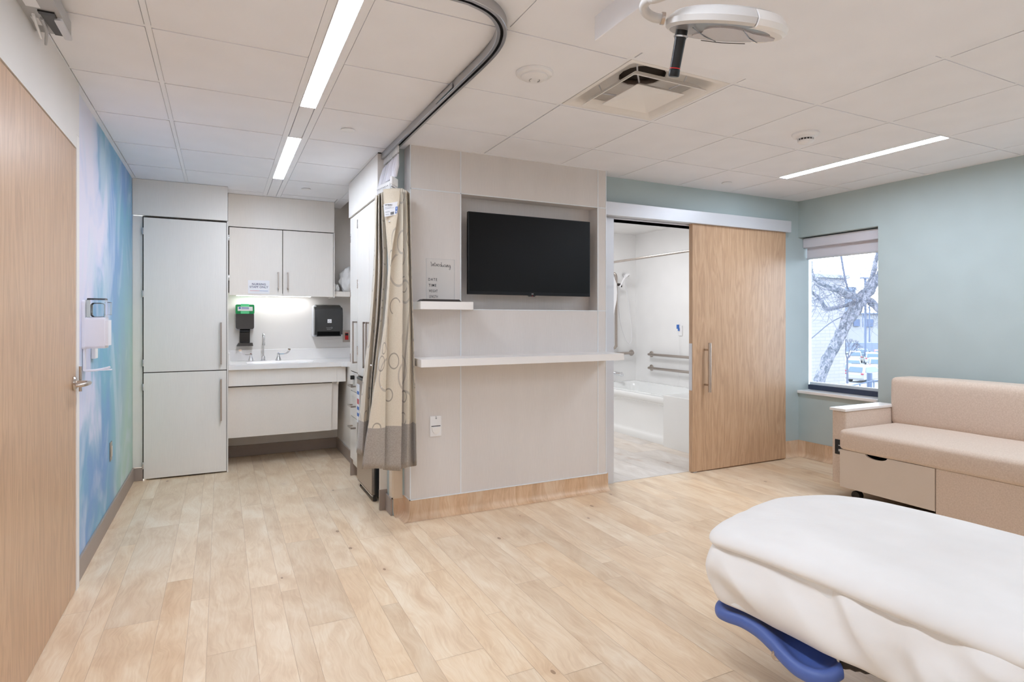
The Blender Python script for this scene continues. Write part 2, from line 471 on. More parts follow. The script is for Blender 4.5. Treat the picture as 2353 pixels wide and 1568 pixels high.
def text(name, s, size, mat, parent, loc, rot, align='CENTER', ext=.0006, spacing=1.0, shear=0, bold=0, xs=1.0):
    cu = bpy.data.curves.new('t', 'FONT'); cu.body = s; cu.size = size; cu.align_x = align; cu.align_y = 'CENTER'
    cu.extrude = ext; cu.space_character = spacing; cu.shear = shear; cu.offset = bold
    to = bpy.data.objects.new('t', cu); COL.objects.link(to)
    dg = bpy.context.evaluated_depsgraph_get(); me = bpy.data.meshes.new_from_object(to.evaluated_get(dg))
    bpy.data.objects.remove(to); bpy.data.curves.remove(cu)
    bm = BM(); bm.from_mesh(me); bpy.data.meshes.remove(me)
    if not bm.verts: return None
    mt = Matrix.Translation(loc) @ rot.to_4x4() @ Matrix.Diagonal((xs, 1, 1, 1))
    bmesh.ops.transform(bm, matrix=mt, verts=bm.verts)
    return obj(name, bm, mat, parent)
ROT_NY = Matrix(((1, 0, 0), (0, 0, -1), (0, 1, 0)))        # text facing -Y
ROT_NX = Matrix(((0, 0, -1), (-1, 0, 0), (0, 1, 0)))       # text facing -X, reading towards -Y
# ================================================================== ROOM SHELL
XL, XR = -0.64, 4.975
YN, YF = -2.0, 6.17        # near wall, back wall of the sink bay
YB = 3.85                  # blue wall with the bathroom opening
# ---- floor planks
def planks(name, mat, x0, x1, y0, y1, z, widths, lens, along='y', seed=1, gap=.0007, under='floor_joint'):
    rnd = random.Random(seed); bm = BM(); uvl = bm.loops.layers.uv.new('plank'); cl = bm.loops.layers.float_color.new('tone')
    b0, b1, a0, a1 = (x0, x1, y0, y1) if along == 'y' else (y0, y1, x0, x1)
    b = b0; i = 0
    while b < b1 - 1e-6:
        w = widths[i % len(widths)]; be = min(b + w, b1); a = a0 - rnd.random() * lens[0]; i += 1
        while a < a1:
            ae = a + lens[0] + rnd.random() * (lens[1] - lens[0]); s, e = max(a, a0), min(ae, a1)
            if e - s > .01:
                t = (rnd.random(), rnd.random(), 0, 1)
                g = gap
                P = [(b + g, s + g), (be - g, s + g), (be - g, e - g), (b + g, e - g)]
                if along != 'y': P = [(q, p) for p, q in P][::-1]
                f = quad(bm, [(p[0], p[1], z) for p in P])
                for lp in f.loops:
                    c = lp.vert.co; lp[cl] = t
                    lp[uvl].uv = (c.x, c.y) if along == 'y' else (c.y, c.x)
            a = ae
        b = be
    bm.normal_update()
    for f in bm.faces:
        if f.normal.z < 0: f.normal_flip()
    o = struct(name, bm, mat)
    return o
W9 = [.12, .08, .2, .115, .075, .175, .13, .08, .195]
fl = planks('floor', 'floor', XL, XR + .02, YN, YF + .02, 0.0, W9, (.9, 1.5), seed=3)
bm = BM(); box(bm, (XL - .1, YN - .1, -.12), (XR + .1, YB, -.0006)); box(bm, (XL - .1, YB, -.12), (1.3, YF + .1, -.0006)); struct('floor_joint', bm, 'floor_joint', fl)
bf = planks('floor_bathroom', 'bath_floor', 2.70, XR, YB + .0, 6.34, 0.0012, [.305], (1.0, 1.2), along='y', seed=9, gap=.0015)
struct('floor_joint', B((2.6, YB, -.1), (XR + .1, 6.4, .0002)), 'bath_joint', bf)

# ---- ceiling: tegular tiles between a flush grid
xs_main = [-.255, .355, 1.0, 1.605, 2.217, 2.832, 3.455, 4.045, 4.66]
ys_main = [-1.6, -.98, -.37, .24, .85, 1.46, 2.075, 2.68, 3.278, 3.88, 4.49, 5.095, 5.70]
T2 = .0105; G = .0019; DROP = .004
def cuts(vals, lo, hi, extra=None):
    out = [(lo + .012, None)]
    return out
SOF = (1.262, -.6, 2.555, 1.85, 2.35)      # hanging gypsum box: x0,y0,x1,y1,z
def tile_rects():
    X = [XL + .028] + xs_main + [XR - .02]
    Yv = [YN + .02] + ys_main + [YF + .0]
    for i in range(len(X) - 1):
        xa = X[i] + (0 if i == 0 else T2 + G); xb = X[i + 1] - (0 if i == len(X) - 2 else T2 + G)
        if abs(X[i] - .355) < 1e-3: xa = .492 + G
        if abs(X[i + 1] - .355) < 1e-3: xb = .342 - G
        for j in range(len(Yv) - 1):
            ya = Yv[j] + (0 if j == 0 else T2 + G); yb = Yv[j + 1] - (0 if j == len(Yv) - 2 else T2 + G)
            yield xa, ya, xb, yb
def clip_rects(r, keepouts):
    rs = [r]
    for k in keepouts:
        out = []
        for (a, b, c, d) in rs:
            if k[2] <= a or k[0] >= c or k[3] <= b or k[1] >= d: out.append((a, b, c, d)); continue
            if a < k[0]: out.append((a, b, k[0], d))
            if c > k[2]: out.append((k[2], b, c, d))
            m0, m1 = max(a, k[0]), min(c, k[2])
            if b < k[1]: out.append((m0, b, m1, k[1]))
            if d > k[3]: out.append((m0, k[3], m1, d))
        rs = out
    return [q for q in rs if q[2] - q[0] > .01 and q[3] - q[1] > .01]
STRIPS = [(.378, .456, 2.115, 3.312), (.374, .452, 3.905, 5.09), (.378, .456, .33, 1.53), (.378, .456, -1.46, -.26)]  # last pair is out of view, added to brighten the room
RSTR = [(3.998, 4.088, 2.09, 3.268), (3.998, 4.088, .27, 1.45), (3.998, 4.088, -1.55, -.4)]  # only the first is in view; the others are added fill lights
holes = [(a - .004, y0 - .004, b + .004, y1 + .004) for a, b, y0, y1 in RSTR]
DIFF = (1.6165, 2.0875, 2.2055, 2.6685)
keep_out = [(1.12, 3.73, 5.1, 6.4), (1.25, YB + .005, 9, 9), (-9, 5.578, .052, 9), (.05, 5.858, .982, 9), (.955, 3.99, 1.3, 5.02), (1.02, YB - .002, 1.3, 4.1),
            (DIFF[0] - .004, DIFF[1] - .004, DIFF[2] + .004, DIFF[3] + .004), (1.272, -.59, 2.545, 1.84)] + holes
keep_out[0] = (1.098, 3.722, 2.646, 6.4)
keep_out.append((2.6, YB + .0, 9, 9))
bm = BM()
for r in tile_rects():
    for a, b, c, d in clip_rects(r, keep_out): box(bm, (a, b, H), (c, d, H + .016))
ceil = struct('ceiling', bm, 'ceiling')
bm = BM()
gz0, gz1 = H + .002, H + .018
for x in xs_main:
    if abs(x - .355) < 1e-3: continue
    for a, b, c, d in clip_rects((x - T2, YN, x + T2, YF), keep_out): 
        box(bm, (a, b, gz0), (c, d, gz1))
for y in ys_main:
    for a, b, c, d in clip_rects((XL, y - T2, .342 - G, y + T2), keep_out) + clip_rects((.492 + G, y - T2, XR, y + T2), keep_out):
        # stop short of the long bars
        segs = [a] + [q for x in xs_main if a < x < c for q in (x - T2, x + T2)] + [c]
        for s, e in zip(segs[::2], segs[1::2]):
            if e - s > .003: box(bm, (s + .0002, b, gz0 + .0005), (e - .0002, d, gz1))
struct('ceiling_grid', bm, 'grid', ceil)
bm = BM(); ch = [(.342, YN, .492, YF)]
kk = keep_out + [(a, y0, b, y1) for a, b, y0, y1 in STRIPS]
for a, b, c, d in clip_rects((.342, YN, .492, 5.855), kk): box(bm, (a, b, H + .001), (c, d, gz1))
struct('light_channel', bm, 'grid', ceil)
bm = BM()   # wall angles
box(bm, (XL, YN, H - .001), (XL + .024, 5.578, H + .018)); box(bm, (XR - .018, YN, H - .001), (XR, YB, H + .018))
box(bm, (2.65, YB - .018, H - .001), (XR, YB, H + .018)); box(bm, (1.10, 3.70, H - .0015), (2.65, 3.722, H + .018))
box(bm, (XL, 5.556, H - .0012), (.06, 5.576, H + .018)); box(bm, (.06, 5.838, H - .0012), (.975, 5.857, H + .018)); box(bm, (.942, 4.0, H - .0012), (.958, 5.02, H + .018))
struct('wall_angle', bm, 'grid', ceil)
struct('ceiling_plenum', B((XL - .1, YN - .1, H + .12), (XR + .1, YF + .4, H + .2)), 'gap', ceil)
bm = BM()
for a, b, c, d in clip_rects((XL, YN, XR, YF + .1), keep_out[:1] + keep_out[6:] + [(a, y0, b, y1) for a, b, y0, y1 in STRIPS]): box(bm, (a, b, H + .0181), (c, d, H + .019))
struct('ceiling_backing', bm, 'gap', ceil)
# bathroom ceiling
struct('ceiling_bathroom', B((2.62, YB + .1, H), (XR + .05, 6.45, H + .05)), 'bath_paint')
# hanging gypsum box that carries the exam light
bm = BM(); x0, y0, x1, y1, z = SOF; box(bm, (x0, y0, z), (x1, y1, H + .03), .002)
struct('trim_1', bm, 'ceiling')

# ---- walls
bm = BM(); box(bm, (XL - .1, YN, 0), (XL, 2.20, H + .1)); box(bm, (XL - .1, 2.15, 2.119), (XL + .021, 3.4455, H + .1)); box(bm, (XL - .1, 3.4455, 2.186), (XL + .021, 3.50, H + .1))
struct('wall_left', bm, 'white_paint')
struct('wall_left_mural', B((XL - .1, 3.50, 0), (XL, 5.7, H + .1)), 'mural', label='wall covering printed with blue and white clouds')
struct('wall_near', B((XL - .1, YN - .1, 0), (XR + .2, YN, H + .1)), 'white_paint')
struct('wall_back', B((XL - .1, YF, 0), (1.30, YF + .1, H + .1)), 'white_paint')
bm = BM(); box(bm, (1.22, 5.0, 0), (1.30, YF, H + .1)); struct('wall_bay', bm, 'laminate')
# far wall with sliding-door opening
bm = BM()
box(bm, (1.02, YB, 0), (1.12, 4.02, H + .1)); box(bm, (2.62, YB, 2.105), (3.80, YB + .12, H + .1)); box(bm, (3.80, YB, 0), (XR + .145, YB + .12, H + .1))
struct('wall_far', bm, 'blue_paint')
# bathroom shell
struct('wall_bath_far', B((2.6, 6.33, 0), (XR + .1, 6.43, H + .1)), 'bath_wall')
bm = BM(); box(bm, (2.60, YB + .12, 0), (2.70, 6.34, H + .1)); struct('wall_bath_left', bm, 'bath_wall')
bm = BM(); box(bm, (XR, YB + .12, 0), (XR + .1, 6.43, H + .1)); struct('wall_bath_right', bm, 'bath_wall')
struct('wall_bath_near', B((3.80, YB + .12, 0), (XR, YB + .125, H)), 'bath_paint')
# right wall with window opening y 3.085..3.85, z .60..2.095
WY0, WZ0, WZ1, WD = 3.085, .60, 2.095, .15
bm = BM()
box(bm, (XR, YN, 0), (XR + .3, WY0, H + .1)); box(bm, (XR, WY0, 0), (XR + .3, YB, WZ0)); box(bm, (XR, WY0, WZ1), (XR + .3, YB, H + .1))
EY = RX(1865, 700, XR + .3).y; box(bm, (XR + .145, EY, 0), (XR + .3, EY + .2, H + .1))
struct('wall_right', bm, 'blue_paint')

# window 1
wx = XR + WD
bm = BM(); box(bm, (wx - .01, WY0, WZ0 + .03), (wx + .05, YB, WZ0 + .075)); box(bm, (wx, WY0, WZ1 - .05), (wx + .05, YB, WZ1)); 
w1 = struct('window_1', bm, 'dark_frame')
bm = BM(); box(bm, (wx + .012, WY0, WZ0 + .075), (wx + .05, YB, WZ0 + .10)); box(bm, (wx + .012, WY0 - .02, WZ0), (wx + .06, WY0 + .004, WZ1)); struct('window_frame', bm, 'white_frame', w1)
struct('window_pane', B((wx + .02, WY0, WZ0 + .09), (wx + .026, YB, WZ1)), 'glass', w1)
bm = BM(); box(bm, (XR - .022, WY0 + .001, WZ0 + .002), (wx + .05, YB - .001, WZ0 + .028), .003); struct('window_sill', bm, 'solid_white', w1)
# roller shade
t_ = thing('roller_shade', 'white fabric roller shade rolled up at the top of the window', 'window shade', (XR + .1, 3.47, 1.885))
obj('fascia', B((XR + .06, WY0 + .004, 1.995), (XR + .13, YB - .004, 2.085), .004), 'shade', t_)
obj('shade_fabric', B((XR + .112, WY0 + .01, 1.90), (XR + .114, YB - .01, 2.02)), 'shade', t_)
bm = BM(); cyl(bm, (XR + .113, WY0 + .008, 1.892), (XR + .113, YB - .008, 1.892), .009, 12); obj('hem_bar', bm, 'alu_white', t_, smooth=True)

# ---- baseboards
def cove(name, runs, mat='cove', hgt=.15, rad=.045, seed=2, W=W9):
    """runs: list of (p0, p1, outward normal) in plan; wood cove up the wall"""
    rnd = random.Random(seed); bm = BM(); uvl = bm.loops.layers.uv.new('plank'); cl = bm.loops.layers.float_color.new('tone')
    prof = [(0.003, hgt)]
    for i in range(7):
        a = PI / 2 * i / 6; prof.append((.003 + rad * (1 - math.cos(a)), rad * (1 - math.sin(a))))
    prof.append((rad + .012, .0008))
    for run in runs:
        p0, p1, nn = run[:3]; m0, m1 = (run[3], run[4]) if len(run) > 3 else (0, 0)
        p0, p1, nn = Vector(p0), Vector(p1), Vector(nn); L = (p1 - p0).length; d = (p1 - p0) / L; s = 0; i = rnd.randrange(9)
        while s < L - 1e-5:
            e = min(s + W[i % len(W)], L); i += 1; tn = (rnd.random(), rnd.random(), 0, 1)
            acc = 0
            for k in range(len(prof) - 1):
                (a0, z0), (a1, z1) = prof[k], prof[k + 1]
                dl = math.hypot(a1 - a0, z1 - z0)
                q = []
                for (ss, aa, zz) in ((s, a0, z0), (e, a0, z0), (e, a1, z1), (s, a1, z1)):
                    e2 = -m0 * aa if ss < 1e-6 else (m1 * aa if ss > L - 1e-5 else 0); c = p0 + d * (ss + e2) + nn * aa; q.append((c.x, c.y, zz))
                f = quad(bm, q)
                for lp, (uu, vv) in zip(f.loops, ((s, acc), (e, acc), (e, acc + dl), (s, acc + dl))):
                    lp[uvl].uv = (uu, vv); lp[cl] = tn
                acc += dl
            s = e
    bmesh.ops.remove_doubles(bm, verts=bm.verts, dist=.0004)
    bmesh.ops.recalc_face_normals(bm, faces=bm.faces)
    o = struct(name, bm, mat, smooth=True)
    return o
cove('baseboard_center', [((1.10, 3.72, 0), (2.66, 3.72, 0), (0, -1, 0), 1, 0), ((1.10, 3.85, 0), (1.10, 3.72, 0), (-1, 0, 0), -1, 1), ((1.024, 3.85, 0), (1.10, 3.85, 0), (0, -1, 0), 0, -1)], hgt=.128)
cove('baseboard_far', [((3.81, YB, 0), (XR, YB, 0), (0, -1, 0), 0, -1)], seed=5)
cove('baseboard_right', [((XR, YB, 0), (XR, YN, 0), (-1, 0, 0), -1, 0)], seed=6)
bm = BM(); box(bm, (XL, 3.50, 0), (XL + .012, 5.60, .108), .002); box(bm, (XL, 5.585, 0), (-.567, 5.599, .105), .002)
struct('baseboard_left', bm, 'base_grey')
bm = BM(); box(bm, (.056, YF - .012, 0), (1.06, YF, .106), .002); box(bm, (1.050, 5.04, 0), (1.062, YF, .11), .002)
struct('baseboard_back', bm, 'base_grey')
struct('baseboard_bay', B((1.006, YB, 0), (1.02, 3.99, .115), .003), 'base_grey')

# ---- left door and frame
bm = BM(); box(bm, (XL - .06, 3.446, 0), (XL + .022, 3.50, 2.185), .002); box(bm, (XL - .06, 2.14, 0), (XL + .022, 2.195, 2.119), .002)
fr = struct('trim_2', bm, 'soft_white')
bm = BM(); box(bm, (XL - .03, 2.20, .007), (XL + .018, 3.441, 2.115), .002)
d1 = struct('door_1', bm, 'oak')
hx, hy, hz = XL + .018, 3.385, 1.0
bm = BM(); lathe(bm, (hx, hy, hz), (1, 0, 0), [(.033, 0), (.033, .006), (.028, .012), (.013, .016), (.0115, .052), (.0115, .055)], 28)
lv = smooth_path([(hx + .052, hy - .01, hz), (hx + .062, hy + .004, hz), (hx + .064, hy - .03, hz + .001), (hx + .062, hy - .075, hz + .001), (hx + .05, hy - .105, hz), (hx + .03, hy - .112, hz)], 6)
tube(bm, lv, .0095, 12)
ph = obj('door_handle', bm, 'nickel', d1, smooth=True)
bm = BM(); cyl(bm, (XL + .034, 3.452, .955), (XL + .034, 3.452, 1.075), .0065, 12); obj('strike_pin', bm, 'nickel', d1, smooth=True)

# ---- centre block that carries the television
bm = BM(); NX0, NX1, NZ0, NZ1, ND = 1.452, 2.562, 1.372, 2.152, .115
TX0, TX1, TY = 1.10, 2.645, 3.72
box(bm, (TX0, TY, 0), (NX0, TY + .3, H + .05)); box(bm, (NX1, TY, 0), (TX1, TY + .13, H + .05)); box(bm, (NX0, TY, 0), (NX1, TY + .3, NZ0)); box(bm, (NX0, TY, NZ1), (NX1, TY + .3, H + .05))
box(bm, (NX0, TY + ND, NZ0), (NX1, TY + .3, NZ1))
wc = struct('wall_center', bm, 'laminate_wall')
bm = BM(); e = .0035
def ft(x0, z0, x1, z1): box(bm, (x0, TY - .0022, z0), (x1, TY + .001, z1))
ft(TX0 - .001, .128, TX0 + .006, H); ft(TX1 - .006, .128, TX1, H)
ft(NX0 - e, .128, NX0 + e, H); ft(NX1 - .0 + .002, .128, NX1 + .008, H)
ft(TX0, 2.152, NX0, 2.159); ft(NX0, NZ1, TX1, NZ1 + .005); ft(NX0, NZ0 - .005, TX1, NZ0)
box(bm, (TX0 - .004, TY - .006, .124), (TX1 + .004, TY + .001, .130)); box(bm, (TX0 - .004, TY - .006, .124), (TX0 + .001, TY + .13, .130))
struct('edge_trim', bm, 'edge_trim', wc)
# corner guard on the wall end
bm = BM(); prism(bm, [(1.0155, 3.92), (1.0155, 3.856), (1.026, 3.8455), (1.085, 3.8455), (1.085, 3.8495), (1.0195, 3.8495), (1.0195, 3.92)], 'z', .118, 1.25)
box(bm, (1.013, 3.842, .112), (1.088, 3.851, .119)); box(bm, (1.013, 3.842, .112), (1.0195, 3.92, .119))
tag(obj('corner_guard', bm, 'cream_guard'), 'cream vinyl corner guard on the wall end behind the curtain', 'corner guard')
# gap cover pieces: opening jamb
bm = BM(); box(bm, (2.646, YB - .015, 0), (2.80, YB + .14, 2.11), .002); box(bm, (2.646, YB - .012, 2.105), (3.80, YB + .14, 2.118), .002)
struct('trim_3', bm, 'alu_white')

# ---- sliding door with rail
bm = BM(); box(bm, (2.655, 3.765, 2.118), (4.77, YB, 2.222), .002)
rl = struct('trim_4', bm, 'alu_white', label='pale aluminium cover over the sliding door track')
bm = BM(); box(bm, (3.585, 3.795, .008), (4.73, 3.838, 2.135), .0015)
d2 = struct('door_2', bm, 'oak')
bm = BM(); cyl(bm, (3.72, 3.735, .685), (3.72, 3.735, 1.105), .0135, 18); cyl(bm, (3.72, 3.735, .745), (3.72, 3.797, .745), .008, 12); cyl(bm, (3.72, 3.735, 1.045), (3.72, 3.797, 1.045), .008, 12)
struct('pull_handle', bm, 'nickel', d2, smooth=True)
bm = BM(); box(bm, (3.581, 3.80, .70), (3.586, 3.834, 1.10)); box(bm, (3.60, 3.80, .001), (3.64, 3.832, .03)); struct('edge_plate', bm, 'alu_white', d2)

# ---- ceiling lights
for i, (a, b, y0, y1) in enumerate(STRIPS + RSTR):
    lab = ['long white linear light recessed in the ceiling in front of the curtain track', 'short-looking white linear light in the ceiling nearest the sink cupboards',
           'added unseen linear fill light behind the viewpoint near the wooden door', 'added unseen linear fill light farthest behind the viewpoint on the door side',
           'white linear ceiling light over the sofa side, slanting by the smoke detector', 'added unseen linear fill light behind the viewpoint on the window side', 'added unseen linear fill light farthest behind the viewpoint on the window side'][i]
    tt = thing('ceiling_light', lab, 'ceiling light', ((a + b) / 2, (y0 + y1) / 2, H), 'linear lights recessed in the ceiling')
    obj('diffuser', B((a + .001, y0 + .001, H + .003), (b - .001, y1 - .001, H + .006)), 'strip', tt)
    bm = BM(); g = .003
    for q in ((a - g, y0 - g, b + g, y0), (a - g, y1, b + g, y1 + g), (a - g, y0, a, y1), (b, y0, b + g, y1)): box(bm, (q[0], q[1], H - .0015), (q[2], q[3], H + .016))
    obj('light_frame', bm, 'grid', tt)
# ---- ceiling diffuser (air supply)
dx0, dy0, dx1, dy1 = DIFF; dcx, dcy = (dx0 + dx1) / 2, (dy0 + dy1) / 2
t_ = thing('air_diffuser', 'square white louvred air diffuser set in the ceiling tiles', 'ceiling vent', (dcx, dcy, H - .02))
def sqring(bm, loops, close_last=False, cx=dcx, cy=dcy, r=.0, n=4):
    rings = []
    for hw, z, rad in loops:
        pts = rrect(cx - hw, cy - hw, cx + hw, cy + hw, max(rad, .0005), n)
        rings.append([bm.verts.new((p[0], p[1], z)) for p in pts])
    for i in range(len(rings) - 1):
        m = len(rings[i])
        for k in range(m): bm.faces.new((rings[i][k], rings[i][(k + 1) % m], rings[i + 1][(k + 1) % m], rings[i + 1][k]))
    if close_last: bm.faces.new(rings[-1])
    bmesh.ops.recalc_face_normals(bm, faces=bm.faces)
hw = (dx1 - dx0) / 2
bm = BM(); sqring(bm, [(hw, H + .016, .002), (hw, H + .001, .002), (hw - .010, H - .001, .004), (hw - .022, H + .001, .012), (hw - .040, H + .014, .03), (hw - .05, H + .034, .045), (hw - .075, H + .075, .08), (hw - .10, H + .092, .10), (.13, H + .096, .12), (.118, H + .095, .117)])
obj('outer_pan', bm, 'soft_white', t_, smooth=True)
bm = BM(); lathe(bm, (dcx, dcy, H + .094), (0, 0, 1), [(.122, 0), (.118, .02), (.118, .14)], 40, cap=False); obj('neck', bm, 'steel', t_, smooth=True)
bm = BM(); lathe(bm, (dcx, dcy, H + .16), (0, 0, 1), [(.117, 0), (.117, .004)], 40); obj('duct', bm, 'black_plastic', t_)
bm = BM(); sqring(bm, [(.186, H + .016, .01), (.196, H + .006, .01), (.210, H - .008, .012), (.222, H - .018, .012), (.2225, H - .0205, .012), (.219, H - .021, .012), (.206, H - .012, .012), (.193, H + .002, .01), (.184, H + .012, .01)])
obj('louvre_ring', bm, 'soft_white', t_, smooth=True)
bm = BM(); sqring(bm, [(.090, H + .010, .01), (.112, H - .004, .008), (.143, H - .022, .006), (.1465, H - .0265, .006), (.144, H - .028, .006), (.134, H - .024, .005), (.05, H - .004, .004), (.02, H - .002, .015)], True)
cp = obj('centre_plate', bm, 'soft_white', t_, smooth=True)
bm = BM(); lathe(bm, (dcx, dcy, H + .004), (0, 0, -1), [(.016, 0), (.016, .003), (.012, .004)], 20); obj('fixing_cap', bm, 'soft_white', cp, smooth=True)
for a in (45, 135, 225, 315):
    bm = BM(); c, s = math.cos(math.radians(a)), math.sin(math.radians(a)); tube(bm, [(dcx + .22 * c, dcy + .22 * s, H + .075), (dcx + .2 * c, dcy + .2 * s, H + .03), (dcx + .13 * c, dcy + .13 * s, H + .012)], .004, 6)
    obj('bracket', bm, 'alu_white', t_)
# ---- ceiling discs
t_ = thing('ceiling_speaker', 'round white two-tier ceiling sensor dome beside the air diffuser', 'ceiling sensor', (1.298, 2.39, H - .03))
bm = BM(); lathe(bm, (1.298, 2.39, H + .002), (0, 0, -1), [(.086, 0), (.087, .006), (.082, .014), (.07, .017), (.062, .018)], 40); obj('base_ring', bm, 'white_plastic', t_, smooth=True)
bm = BM(); lathe(bm, (1.298, 2.39, H - .014), (0, 0, -1), [(.062, 0), (.061, .008), (.05, .016), (.025, .02), (.008, .021)], 40); dm = obj('dome', bm, 'white_plastic', t_, smooth=True)
for a0 in (-1.0, 2.1):
    bm = BM(); tube(bm, [(1.298 + .024 * math.cos(a0 + q * .25), 2.39 + .024 * math.sin(a0 + q * .25), H - .0355) for q in range(7)], .0008, 4)
    obj('slot', bm, 'dark_plastic', dm)
t_ = thing('smoke_detector', 'white smoke detector with a vented cap on the ceiling', 'smoke detector', (3.205, 2.43, H - .06))
bm = BM(); lathe(bm, (3.205, 2.43, H + .002), (0, 0, -1), [(.076, 0), (.077, .012), (.07, .022), (.058, .027), (.05, .028)], 40); obj('base', bm, 'white_plastic', t_, smooth=True)
bm = BM(); lathe(bm, (3.205, 2.43, H - .026), (0, 0, -1), [(.05, 0), (.047, .006), (.04, .007), (.04, .018), (.046, .019), (.043, .028), (.03, .036), (.01, .039)], 40); cpd = obj('cap', bm, 'white_plastic', t_, smooth=True)
bm = BM(); lathe(bm, (3.205, 2.43, H - .034), (0, 0, -1), [(.0405, 0), (.0405, .010)], 40, cap=False); obj('vent_slot', bm, 'dark_plastic', cpd)
bm = BM()
for k in range(16):
    a = 2 * PI * k / 16; c, s = math.cos(a), math.sin(a); tube(bm, [(3.205 + .0445 * c, 2.43 + .0445 * s, H - .031), (3.205 + .0445 * c, 2.43 + .0445 * s, H - .046)], .0022, 5)
obj('vent_rib', bm, 'white_plastic', cpd)
for (x, y, lab) in ((.68, 3.598, 'flat white sprinkler cover disc between the ceiling light and the curtain track'), (.661, 5.373, 'flat white sprinkler cover disc in the ceiling over the sink'), (3.762, 3.587, 'flat white sprinkler cover disc in the ceiling above the sliding door')):
    bm = BM(); lathe(bm, (x, y, H + .001), (0, 0, -1), [(.036, 0), (.036, .002), (.041, .005), (.041, .007), (.036, .0085)], 32)
    tag(obj('sprinkler_cover', bm, 'white_plastic', smooth=True), lab, 'sprinkler cover', 'sprinkler cover discs')

# ---- curtain track
tp = [(1.002, 4.03), (1.005, 3.6), (1.009, 3.0), (1.012, 2.6), (1.014, 2.35), (1.008, 2.2), (.985, 2.09), (.945, 2.005), (.88, 1.94), (.80, 1.905), (.70, 1.895), (.2, 1.89), (-.62, 1.885)]
tp = smooth_path([(x, y, 0) for x, y in tp], 5)
bm = BM()
def rail_section(bm, pts, prof):
    rings = []
    for i, p in enumerate(pts):
        d = (pts[min(i + 1, len(pts) - 1)] - pts[max(i - 1, 0)]).normalized(); nx = Vector((-d.y, d.x, 0))
        rings.append([bm.verts.new((p.x + nx.x * a, p.y + nx.y * a, b)) for a, b in prof])
    m = len(prof)
    for i in range(len(rings) - 1):
        for k in range(m): bm.faces.new((rings[i][k], rings[i][(k + 1) % m], rings[i + 1][(k + 1) % m], rings[i + 1][k]))
    bm.faces.new(rings[0]); bm.faces.new(rings[-1][::-1]); bmesh.ops.recalc_face_normals(bm, faces=bm.faces)
zt = H - .0005; zb = H - .040
rail_section(bm, tp, [(-.020, zt), (-.020, zb + .002), (-.018, zb), (-.006, zb), (-.006, zb + .003), (-.016, zb + .004), (-.016, zt - .003), (.016, zt - .003), (.016, zb + .004), (.006, zb + .003), (.006, zb), (.018, zb), (.020, zb + .002), (.020, zt)])
t_ = thing('curtain_track', 'grey aluminium curtain track curving across the ceiling', 'curtain track', (1.0, 3.0, H - .04))
obj('rail', bm, 'alu', t_, smooth=True)
obj('splice_cover', B((.985, 3.0 - .36, H - .033), (.9925 - .004, 3.0 - .12, H - .012)), 'alu', t_)
obj('end_stop', B((.978, 4.03, H - .044), (1.028, 4.036, H - .0005)), 'alu', t_)
bm = BM(); rail_section(bm, tp, [(-.0155, zt - .004), (-.0155, zt - .006), (.0155, zt - .006), (.0155, zt - .004)]); obj('slot', bm, 'dark_plastic', t_)
# ================================================================== CABINETS
def bar_handle_v(name, parent, x, y, z0, z1, out=.032, face='y', t=.006):
    """square bar pull, vertical. face 'y': on a -Y face at y; 'x': on a -X face at x"""
    bm = BM()
    if face == 'y':
        box(bm, (x - t, y - out - t, z0), (x + t, y - out + t, z1), .001); 
        for z in (z0 + .001, z1 - 2 * t - .001): box(bm, (x - t, y - out, z), (x + t, y + .001, z + 2 * t))
    else:
        box(bm, (x - out - t, y - t, z0), (x - out + t, y + t, z1), .001)
        for z in (z0 + .001, z1 - 2 * t - .001): box(bm, (x - out, y - t, z), (x + .001, y + t, z + 2 * t))
    return obj(name, bm, 'steel', parent)
def hinge(parent, x, y, z, face='y', hgt=.055):
    bm = BM()
    if face == 'y': 
        box(bm, (x - .007, y - .006, z - hgt / 2), (x + .007, y + .002, z + hgt / 2), .001); 
        for k in range(5): cyl(bm, (x - .004, y - .006, z - hgt / 2 + hgt * k / 5 + .001), (x - .004, y - .006, z - hgt / 2 + hgt * (k + 1) / 5 - .001), .004, 8)
    else:
        box(bm, (x - .006, y - .007, z - hgt / 2), (x + .002, y + .007, z + hgt / 2), .001)
        for k in range(5): cyl(bm, (x - .006, y + .003, z - hgt / 2 + hgt * k / 5 + .001), (x - .006, y + .003, z - hgt / 2 + hgt * (k + 1) / 5 - .001), .004, 8)
    return obj('hinge', bm, 'chrome', parent, smooth=True)
# tall cabinet
t_ = thing('tall_cabinet', 'tall pale two-door cupboard standing against the cloud mural wall', 'cupboard', (-.26, 5.87, 0))
bm = BM(); box(bm, (-.572, 5.600, .09), (.052, YF - .002, 2.142)); box(bm, (.045, 5.576, 0), (.054, 5.602, 2.142)); box(bm, (-.572, 5.70, .0), (.052, YF - .002, .09))
obj('carcass', bm, 'laminate', t_)
obj('filler_strip', B((XL + .001, 5.602, .105), (-.572, 5.62, 2.142)), 'laminate', t_)
obj('soffit_panel', B((XL + .002, 5.578, 2.147), (.051, YF - .002, H - .002), .001), 'laminate', t_)
obj('plinth', B((-.56, 5.64, .0), (.045, 5.66, .09)), 'black_plastic', t_)
du = obj('door', B((-.561, 5.578, .8765), (.041, 5.598, 2.130), .001), 'laminate', t_)
dl = obj('door', B((-.561, 5.578, .012), (.041, 5.598, .869), .001), 'laminate', t_)
bar_handle_v('handle', du, 0.0, 5.578, .925, 1.280); bar_handle_v('handle', dl, 0.0, 5.578, .448, .800)
for z in (2.02, 1.512, .952): hinge(du, -.566, 5.592, z)
for z in (.755, .12): hinge(dl, -.566, 5.592, z)
obj('gap_shadow', B((-.570, 5.5985, .012), (.045, 5.5995, 2.142)), 'gap', t_)
